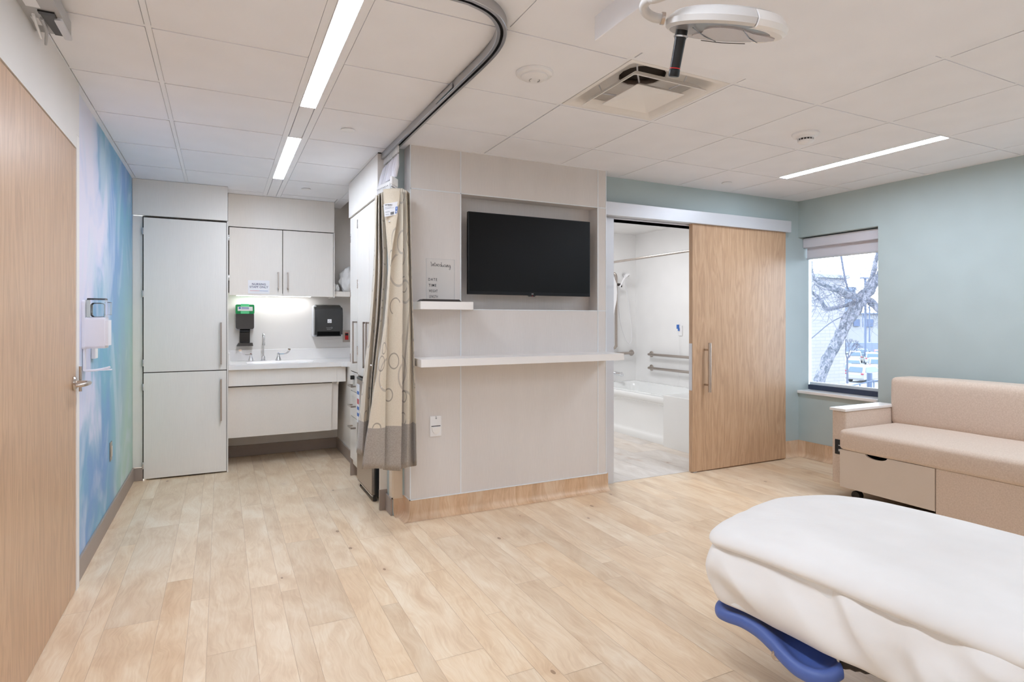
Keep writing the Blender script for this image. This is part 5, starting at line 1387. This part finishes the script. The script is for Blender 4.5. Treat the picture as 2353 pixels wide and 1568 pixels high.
# hand shower
t_ = thing('hand_shower', 'white hand shower on a bracket with a long looping hose', 'shower', (4.78, 6.28, 1.4))
bm = BM(); c = RY(1435, 632, 6.32); lathe(bm, c, (0, -1, 0), [(.028, 0), (.026, .006), (.012, .010), (.012, .03)], 20); tube(bm, [c + Vector((0, -.03, 0)), c + Vector((.012, -.05, -.005)), c + Vector((.03, -.06, -.02))], .011, 10); obj('wall_outlet', bm, 'chrome', t_, smooth=True)
h0, h1 = RY(1424, 660, 6.22), RY(1437, 636, 6.20)
bm = BM(); tube(bm, [h0, h0.lerp(h1, .5), h1], [.012, .0125, .014], 12); hn = obj('handle', bm, 'white_plastic', t_, smooth=True)
c = RY(1441, 635, 6.19); bm = BM(); lathe(bm, c, Vector((.55, -.35, -.75)), [(.012, -.035), (.038, -.018), (.046, -.004), (.046, .004), (.030, .007)], 24); hd_ = obj('spray_head', bm, 'white_plastic', t_, smooth=True)
bm = BM(); lathe(bm, c + Vector((.55, -.35, -.75)).normalized() * .0065, Vector((.55, -.35, -.75)), [(.026, 0), (.026, .002)], 20); obj('spray_face', bm, 'grey_plastic', hd_)
b0 = RY(1418, 654, 6.25); b1 = RY(1427, 655, 6.22)
bm = BM(); tube(bm, [b0, b1], .017, 12); tube(bm, [b1 + Vector((0, 0, .012)), b1 + Vector((0, 0, -.03))], .015, 12); obj('slide_bracket', bm, 'rubber', t_, smooth=True)
hp = smooth_path([RY(u, v, 6.28) for u, v in ((1424, 664), (1421, 680), (1422, 710), (1427, 745), (1434, 770), (1441, 785), (1447, 790), (1451, 782), (1451, 755), (1446, 710), (1440, 670), (1438, 645))], 5)
bm = BM(); tube(bm, hp, .0062, 8); obj('hose', bm, 'white_plastic', t_, smooth=True)
# white towel/curtain edge at the bar
o = None
bm = BM(); pts0 = [RY(1400, 620, 6.12), RY(1409, 632, 6.12), RY(1417, 652, 6.14), RY(1418, 673, 6.14), RY(1417, 690, 6.14), RY(1412, 715, 6.12), RY(1408, 742, 6.12), RY(1400, 760, 6.12)]
vv = [bm.verts.new(p) for p in pts0] + [bm.verts.new(p + Vector((-.18, .02, 0))) for p in reversed(pts0)]
n = len(pts0)
for i in range(n - 1): bm.faces.new((vv[i], vv[i + 1], vv[2 * n - 2 - i], vv[2 * n - 1 - i]))
g = bmesh.ops.extrude_face_region(bm, geom=bm.faces[:]); bmesh.ops.translate(bm, vec=(0, .01, 0), verts=[v for v in g['geom'] if isinstance(v, bmesh.types.BMVert)]); bmesh.ops.recalc_face_normals(bm, faces=bm.faces)
tag(obj('shower_curtain', bm, 'white_plastic'), 'white folded shower curtain edge hanging by the vertical grab bar', 'shower curtain')
# spout and overflow
t_ = thing('tub_spout', 'chrome bathtub spout on the end wall above the tub rim', 'bathtub spout', (4.66, 6.25, .58))
c = RY(1404, 858, 6.25); e_ = RY(1428, 861, 6.20)
bm = BM(); tube(bm, smooth_path([(c.x - .03, WFY - .001, c.z), (c.x, WFY - .06, c.z + .003), (e_.x - .04, e_.y, e_.z + .01), (e_.x, e_.y - .01, e_.z - .004)], 5), .023, 16); lathe(bm, (e_.x, e_.y - .01, e_.z), (0, 0, -1), [(.024, -.01), (.022, .02), (.018, .024)], 16); cyl(bm, (e_.x, e_.y - .01, e_.z + .018), (e_.x, e_.y - .01, e_.z + .035), .006, 10); obj('spout_body', bm, 'chrome', t_, smooth=True)
# shower rod
t_ = thing('shower_rod', 'long steel shower curtain rod above the bathtub edge', 'curtain rod', (4.125, 5.1, 1.98))
bm = BM(); cyl(bm, (4.125, YB + .125, 1.980), (4.125, 6.329, 1.980), .0125, 16); obj('rod', bm, 'steel', t_, smooth=True)
for y, s in ((6.3295, -1), (YB + .1255, 1)):
    bm = BM(); lathe(bm, (4.125, y, 1.98), (0, s, 0), [(.03, 0), (.03, .006), (.015, .012)], 20); obj('flange', bm, 'steel', t_, smooth=True)
# emergency pull station
t_ = thing('pull_cord_station', 'white emergency pull station with a blue lever above the grab bars', 'pull cord', (XR - .01, 5.475, 1.1))
obj('plate', B((XR - .014, 5.43, 1.11), (XR - .0005, 5.50, 1.235), .003), 'white_plastic', t_)
bm = BM(); box(bm, (XR - .030, 5.475, 1.195), (XR - .014, 5.507, 1.246), .003); box(bm, (XR - .028, 5.468, 1.17), (XR - .014, 5.488, 1.205), .003); obj('lever', bm, 'blue_mark', t_)
bm = BM(); tube(bm, smooth_path([(XR - .018, 5.47, 1.11), (XR - .015, 5.475, .8), (XR - .02, 5.49, .55), (XR - .03, 5.50, .50)], 5), .0012, 5); obj('cord', bm, 'white_plastic', t_)
# bathroom ceiling light
t_ = thing('bathroom_light', 'bright square ceiling light just inside the bathroom', 'ceiling light', (3.72, 5.25, H))
obj('diffuser', B((3.33, 5.05, H - .012), (3.93, 5.65, H - .008)), 'bath_light', t_); obj('light_frame', B((3.32, 5.04, H - .0075), (3.94, 5.66, H - .0005)), 'white_plastic', t_)

# ================================================================== OUTDOORS
GZ = -4.9
def mk(name, rgb, **k): M[name] = plain(name, rgb, **k)
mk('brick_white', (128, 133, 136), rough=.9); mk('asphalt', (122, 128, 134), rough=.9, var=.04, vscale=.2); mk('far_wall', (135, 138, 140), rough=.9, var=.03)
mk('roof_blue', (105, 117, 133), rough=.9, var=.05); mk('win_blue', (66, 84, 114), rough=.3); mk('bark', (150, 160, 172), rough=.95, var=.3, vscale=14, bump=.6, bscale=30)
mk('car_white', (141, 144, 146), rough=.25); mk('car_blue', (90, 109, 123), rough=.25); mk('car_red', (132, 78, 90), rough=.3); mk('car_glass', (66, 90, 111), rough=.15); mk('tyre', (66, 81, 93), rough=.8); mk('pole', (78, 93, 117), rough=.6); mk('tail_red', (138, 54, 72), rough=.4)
# white brick: courses
t = NT('painted_brick'); br = t.node('ShaderNodeTexBrick'); br.inputs['Scale'].default_value = 1.0; br.inputs['Brick Width'].default_value = .5; br.inputs['Row Height'].default_value = .12; br.inputs['Mortar Size'].default_value = .012
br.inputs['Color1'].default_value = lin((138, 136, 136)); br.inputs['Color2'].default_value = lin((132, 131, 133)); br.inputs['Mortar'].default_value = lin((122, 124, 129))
gg = t.node('ShaderNodeNewGeometry'); ss = t.node('ShaderNodeSeparateXYZ'); t.link(gg.outputs['Position'], ss.inputs[0]); cc = t.node('ShaderNodeCombineXYZ'); t.link(t.math('ADD', ss.outputs[0], ss.outputs[1]), cc.inputs[0]); t.link(ss.outputs[2], cc.inputs[1]); t.link(cc.outputs[0], br.inputs['Vector']); t.base(br.outputs[0]); t.set(Roughness=.9); M['painted_brick'] = t.m
# bark: peeling patches
t = NT('peeling_bark'); n = t.noise(t.coord((1, 1, .6)), 16, 5, .75, .6); n2 = t.noise(t.coord((1, 1, .5)), 45, 4, .7)
k = t.math('ADD', t.math('MULTIPLY', n, .7), t.math('MULTIPLY', n2, .3))
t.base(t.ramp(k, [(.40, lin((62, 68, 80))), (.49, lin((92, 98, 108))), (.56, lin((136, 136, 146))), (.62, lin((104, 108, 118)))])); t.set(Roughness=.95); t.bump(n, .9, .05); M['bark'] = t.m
struct('ground', B((XR + .6, -60, GZ - .3), (260, 260, GZ)), 'asphalt')
bcx = 20.0; bc = RX(1942, 700, bcx); ztop = CAMH + (737 - 641) / FPX * (bc.x * math.sin(TH) + bc.y * math.cos(TH))
bm = BM(); box(bm, (11.0, bc.y, GZ), (bcx, bc.y + 14, ztop))
tb = thing('brick_building', 'white painted brick building behind the bare tree trunk', 'building', (16, bc.y + 7, GZ))
obj('wall', bm, 'painted_brick', tb); obj('coping', B((10.9, bc.y - .1, ztop), (bcx + .1, bc.y + 14.1, ztop + .12)), 'far_wall', tb)
def at(u, v, d):
    a = ray(u, v); return Vector((a[0] * d, a[1] * d, CAMH + a[2] * d))
# far commercial building
D = 118.0; rt = at(2030, 721, D); lf = at(1925, 721, D)
fb = thing('distant_building', 'long low pale building with dark square windows beyond the parked cars', 'building', (lf.x, lf.y, GZ))
def slab(u0, v0, u1, v1, d, th=3.0):
    bm = BM(); P0, P1 = at(u0, v1, d), at(u1, v1, d); z1 = at(u0, v0, d).z; z0 = at(u0, v1, d).z
    dirv = (P1 - P0).normalized(); nn = Vector((math.sin(TH), math.cos(TH), 0)) * th
    pts = [P0, P1, P1 + nn, P0 + nn]; A = [bm.verts.new((p.x, p.y, z0)) for p in pts]; C = [bm.verts.new((p.x, p.y, z1)) for p in pts]
    bm.faces.new(A[::-1]); bm.faces.new(C)
    for i in range(4): bm.faces.new((A[i], A[(i + 1) % 4], C[(i + 1) % 4], C[i]))
    bmesh.ops.recalc_face_normals(bm, faces=bm.faces); return bm
obj('wall', slab(1900, 721, 2060, 806, D, 12), 'far_wall', fb); obj('roof_edge', slab(1900, 719, 2062, 722, D - .5, 13), 'roof_blue', fb)
obj('window', slab(1962, 734, 1976, 750, D - .3, .2), 'win_blue', fb); obj('window', slab(1991, 734, 2007, 751, D - .3, .2), 'win_blue', fb); obj('window', slab(2022, 734, 2038, 751, D - .3, .2), 'win_blue', fb)
fb2 = thing('distant_building', 'hazy blue roofed block behind the long pale building', 'building', tuple(at(1950, 720, 130)))
obj('wall', slab(1930, 668, 1966, 725, 150, 8), 'roof_blue', fb2); obj('roof', slab(1928, 660, 1968, 668, 149.5, 9), 'roof_blue', fb2)
hb = tag(obj('hedge', slab(1915, 788, 2070, 808, 108, 3), 'roof_blue'), 'pale blue-grey hedge bank behind the parked cars', 'hedge')
for (u, vt, vb, d, r) in ((1988.5, 640, 812, 88, .16), (1998.0, 655, 780, 112, .12), (1982.5, 722, 752, 114, .08)):
    bm = BM(); cyl(bm, at(u, vb, d), at(u, vt, d), r, 10); p = at(u, vt, d)
    if vt < 700: box(bm, (p.x - .9, p.y - .25, p.z - .05), (p.x + .9, p.y + .25, p.z + .15))
    if vt < 700:
        q = at(u, vb, d); cyl(bm, (q.x, q.y, GZ), (q.x, q.y, q.z), r * 1.2, 10)
    tag(obj('light_pole', bm, 'pole', smooth=False), {0: 'tall grey parking lot light pole in front of the distant building', 1: 'thinner light pole right of the tall one beyond the cars', 2: 'short post against the distant pale building'}[0 if u == 1988.5 else (1 if u == 1998.0 else 2)], 'light pole')
# cars
def car(u, vb, d, ang, paint, lab, suv=True):
    c = at(u, vb, d); L, Wd, Hh = 4.6, 1.85, (1.68 if suv else 1.45)
    t = thing('car', lab, 'car', (c.x, c.y, GZ), 'cars parked outside the window')
    R3 = Matrix.Rotation(ang, 4, 'Z'); base = Vector((c.x, c.y, GZ))
    def put(bm): bmesh.ops.transform(bm, matrix=Matrix.Translation(base) @ R3, verts=bm.verts); return bm
    zb, zs = .28, (.98 if suv else .88)
    prof = [(-L / 2, zb + .1), (-L / 2 + .02, zs - .12), (-L / 2 + .12, zs), (L / 2 - .95, zs + .0), (L / 2 - .15, zs - .14), (L / 2, zs - .35), (L / 2, zb + .08), (L / 2 - .1, zb), (-L / 2 + .1, zb)]
    bm = BM(); prism(bm, prof, 'y', -Wd / 2, Wd / 2); bmesh.ops.bevel(bm, geom=bm.edges[:], offset=.07, segments=3, affect='EDGES', clamp_overlap=True); obj('body', put(bm), paint, t, smooth=True)
    bm = BM(); cab = [(-L / 2 + .15, zs), (-L / 2 + .5, Hh - .1), (-L / 2 + .8, Hh), (.25, Hh), (.6, Hh - .08), (1.35, zs)]
    prism(bm, cab, 'y', -Wd / 2 + .10, Wd / 2 - .10)
    for v in bm.verts:
        if v.co.z > zs + .1: v.co.y *= .86
    bmesh.ops.bevel(bm, geom=bm.edges[:], offset=.05, segments=2, affect='EDGES', clamp_overlap=True); cb_ = obj('cabin', put(bm), paint, t, smooth=True)
    for s in (-1, 1):
        bm = BM(); poly = [(-L / 2 + .62, zs + .05), (-L / 2 + .85, Hh - .16), (.2, Hh - .16), (.5, Hh - .2), (1.08, zs + .05)]
        prism(bm, poly, 'y', s * (Wd / 2 - .135), s * (Wd / 2 - .10))
        for v in bm.verts:
            if v.co.z > zs + .2: v.co.y *= .875
        bmesh.ops.scale(bm, vec=(1, 1.03, 1), verts=bm.verts); obj('side_window', put(bm), 'car_glass', cb_)
    bm = BM(); quad(bm, [(-L / 2 + .20, -.7, zs + .06), (-L / 2 + .20, .7, zs + .06), (-L / 2 + .47, .62, Hh - .16), (-L / 2 + .47, -.62, Hh - .16)])
    g = bmesh.ops.extrude_face_region(bm, geom=bm.faces[:]); bmesh.ops.translate(bm, vec=(-.035, 0, .02), verts=[v for v in g['geom'] if isinstance(v, bmesh.types.BMVert)]); obj('rear_window', put(bm), 'car_glass', cb_)
    for sx in (-1.4, 1.42):
        for s in (-1, 1):
            bm = BM(); lathe(bm, (sx, s * (Wd / 2 - .22), .34), (0, s, 0), [(.34, 0), (.34, .2), (.30, .235), (.18, .24), (.16, .22), (.05, .225)], 20); obj('wheel', put(bm), 'tyre', t, smooth=True)
    for s in (-1, 1):
        bm = BM(); box(bm, (-L / 2 - .01, s * .9, zs - .16), (-L / 2 + .22, s * .66, zs - .02), .02); obj('tail_light', put(bm), 'tail_red', t)
    return t
AX = -TH + PI * .02
car(1990, 870, 60, .10, 'car_white', 'white hatchback nearest the railing outside the window')
car(1938, 862, 66, .35, 'car_blue', 'pale blue car half hidden behind the brick building corner', False)
car(1960, 846, 74, .62, 'car_white', 'white car in the middle row behind the pale blue car', False)
car(2013, 848, 72, .62, 'car_white', 'white car in the middle row at the right of the window', True)
car(1964, 835, 88, .62, 'car_white', 'white car in the far row below the small bare tree', True)
car(2003, 833, 84, .62, 'car_white', 'white car in the far row below the light pole', True)
car(1981, 823, 100, .62, 'car_blue', 'blue car parked deepest in the lot', False)
car(2020, 824, 96, .62, 'car_red', 'pink-red car at the far right of the parking lot', False)
# railing and post in front of the cars
t_ = thing('railing', 'thin grey handrail sloping past the parked cars', 'railing', tuple(at(1990, 895, 30)))
bm = BM(); tube(bm, [at(1950, 888, 30), at(2000, 877, 30), at(2040, 872, 30)], .03, 8); obj('rail', bm, 'pole', t_)
for u, v0 in ((1976, 883), (1997, 878), (2008, 876)):
    p = at(u, v0, 30); bm = BM(); cyl(bm, (p.x, p.y, GZ), p, .03, 8); obj('post', bm, 'pole', t_)
bm = BM(); p = at(1998, 857, 31); q = at(1998, 877, 31); cyl(bm, (q.x, q.y, GZ), p, .13, 14); tag(obj('bollard', bm, 'pole', smooth=True), 'grey upright post in front of the white hatchback', 'post')
# bare tree by the window
TD = 9.0
def tp(u, v, d=TD): return at(u, v, d)
t_ = thing('bare_tree', 'leaning bare tree with peeling bark right outside the window', 'tree', (tp(1870, 900).x, tp(1870, 900).y, GZ))
base = tp(1868, 930); trunk = [Vector((base.x - .25, base.y + .5, GZ)), tp(1856, 1010), tp(1875, 900), tp(1885, 868), tp(1903, 822), tp(1925, 780), tp(1945, 742), tp(1965, 712), tp(1983, 684), tp(2003, 660), tp(2022, 632), tp(2045, 590), tp(2060, 540)]
rad = [.15, .11, .082, .078, .076, .082, .086, .090, .092, .07, .06, .045, .035]
def rough_tube(bm, pts, rad, sub=5, n=12, amp=.22, fr=7, seed=0):
    P = smooth_path(pts, sub); N = len(P); R_ = []
    for i in range(N):
        f = i / (N - 1) * (len(rad) - 1); k = min(int(f), len(rad) - 2); R_.append(rad[k] + (rad[k + 1] - rad[k]) * (f - k))
    st = len(bm.verts); tube(bm, P, R_, n); bm.verts.ensure_lookup_table()
    for i in range(N):
        for k in range(n):
            v = bm.verts[st + i * n + k]; d = v.co - P[i]; v.co = P[i] + d * (1 + amp * mnoise.noise(v.co * fr + Vector((seed, 0, 0))))
    return P
bm = BM(); rough_tube(bm, trunk, rad, 12, 20, .28, 9); 
limbs = [([(1978, 694), (1962, 682), (1944, 676), (1920, 664), (1898, 655), (1880, 646), (1868, 636), (1864, 618), (1865, 600)], [.06, .058, .055, .052, .045, .035, .028, .022, .018]),
         ([(1975, 697), (1958, 698), (1940, 703), (1920, 707), (1899, 710), (1888, 695), (1878, 682), (1866, 672), (1862, 664)], [.035, .032, .03, .03, .034, .03, .028, .024, .02]),
         ([(1985, 684), (2005, 696), (2018, 712), (2035, 730)], [.06, .055, .05, .04]),
         ([(1982, 680), (1996, 655), (2008, 625), (2012, 600), (2020, 570)], [.05, .045, .035, .03, .02])]
rl = random.Random(4)
for i, (pp, rr) in enumerate(limbs):
    rough_tube(bm, [tp(u, v, TD + (.25 if i % 2 else -.2) * min(1, k / 3)) for k, (u, v) in enumerate(pp)], rr, 5, 10, .35, 12, i)
tr_ = obj('trunk', bm, 'bark', t_, smooth=True)
# twigs: many thin shoots, one part
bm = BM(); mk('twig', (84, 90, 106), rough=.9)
starts = []
for i, (pp, rr) in enumerate(limbs):
    for k, (u, v) in enumerate(pp): starts.append(tp(u, v))
starts += [tp(u, v) for u, v in ((1925, 605), (1932, 640), (1945, 590), (1960, 620), (1985, 610), (2000, 640), (1990, 675), (2000, 690), (1970, 690))]
for q in range(320):
    s = rl.choice(starts).copy() + Vector((rl.uniform(-.1, .1), rl.uniform(-.1, .1), rl.uniform(-.15, .15))); d = Vector((rl.gauss(0, 1), rl.gauss(0, .8), rl.gauss(.1, .8))).normalized(); L = rl.uniform(.25, .95); r0 = rl.uniform(.0018, .0042); pts = [s]; 
    for k in range(6):
        d = (d + Vector((rl.gauss(0, .25), rl.gauss(0, .25), rl.gauss(-.06, .25)))).normalized(); pts.append(pts[-1] + d * L / 6)
    tube(bm, pts, [r0 * (1 - .13 * k) for k in range(7)], 4, cap=False)
tube(bm, smooth_path([tp(u, v) for u, v in ((1957, 728), (1940, 727), (1920, 735), (1900, 748), (1880, 765), (1862, 780))], 4), [.008] * 21, 5)
tube(bm, smooth_path([tp(u, v) for u, v in ((1933, 590), (1938, 620), (1944, 650), (1950, 668))], 4), [.014] * 13, 6)
obj('twigs', bm, 'twig', t_)['kind'] = 'stuff'
# small bare tree between the cars
t_ = thing('small_tree', 'small bare tree at the edge of the parking lot by the brick building', 'tree', tuple(at(1946, 840, 58)))
bm = BM(); b0 = at(1947, 826, 58); tube(bm, [Vector((b0.x, b0.y, GZ)), b0], [.10, .09], 8)
def rec(p, d, L, r, dep):
    q = p + d * L; tube(bm, [p, p.lerp(q, .5) + Vector((rl.uniform(-.05, .05), 0, rl.uniform(0, .06))) * L, q], [r, r * .85, r * .7], 5, cap=False)
    if dep:
        for _ in range(3): rec(q, (d + Vector((rl.gauss(0, .55), rl.gauss(0, .4), rl.gauss(.15, .3)))).normalized(), L * .72, r * .62, dep - 1)
for a in (-.5, .2, .8): rec(b0, Vector((a, -.1, .9)).normalized(), .75, .06, 4)
obj('branches', bm, 'twig', t_)

# ================================================================== WORLD AND LIGHT
w = bpy.data.worlds.new('world'); SC.world = w; w.use_nodes = True
bg = w.node_tree.nodes['Background']; bg.inputs[0].default_value = (.83, .90, 1.0, 1); bg.inputs[1].default_value = 2.05
SC.view_settings.exposure = 1.84
try:
    SC.cycles.max_bounces = 8; SC.cycles.diffuse_bounces = 6; SC.cycles.glossy_bounces = 3; SC.cycles.transparent_max_bounces = 8; SC.cycles.caustics_reflective = False; SC.cycles.caustics_refractive = False; SC.cycles.use_adaptive_sampling = True; SC.cycles.adaptive_threshold = .04
    SC.cycles.sample_clamp_indirect = 6; SC.cycles.use_light_tree = False
except Exception: pass
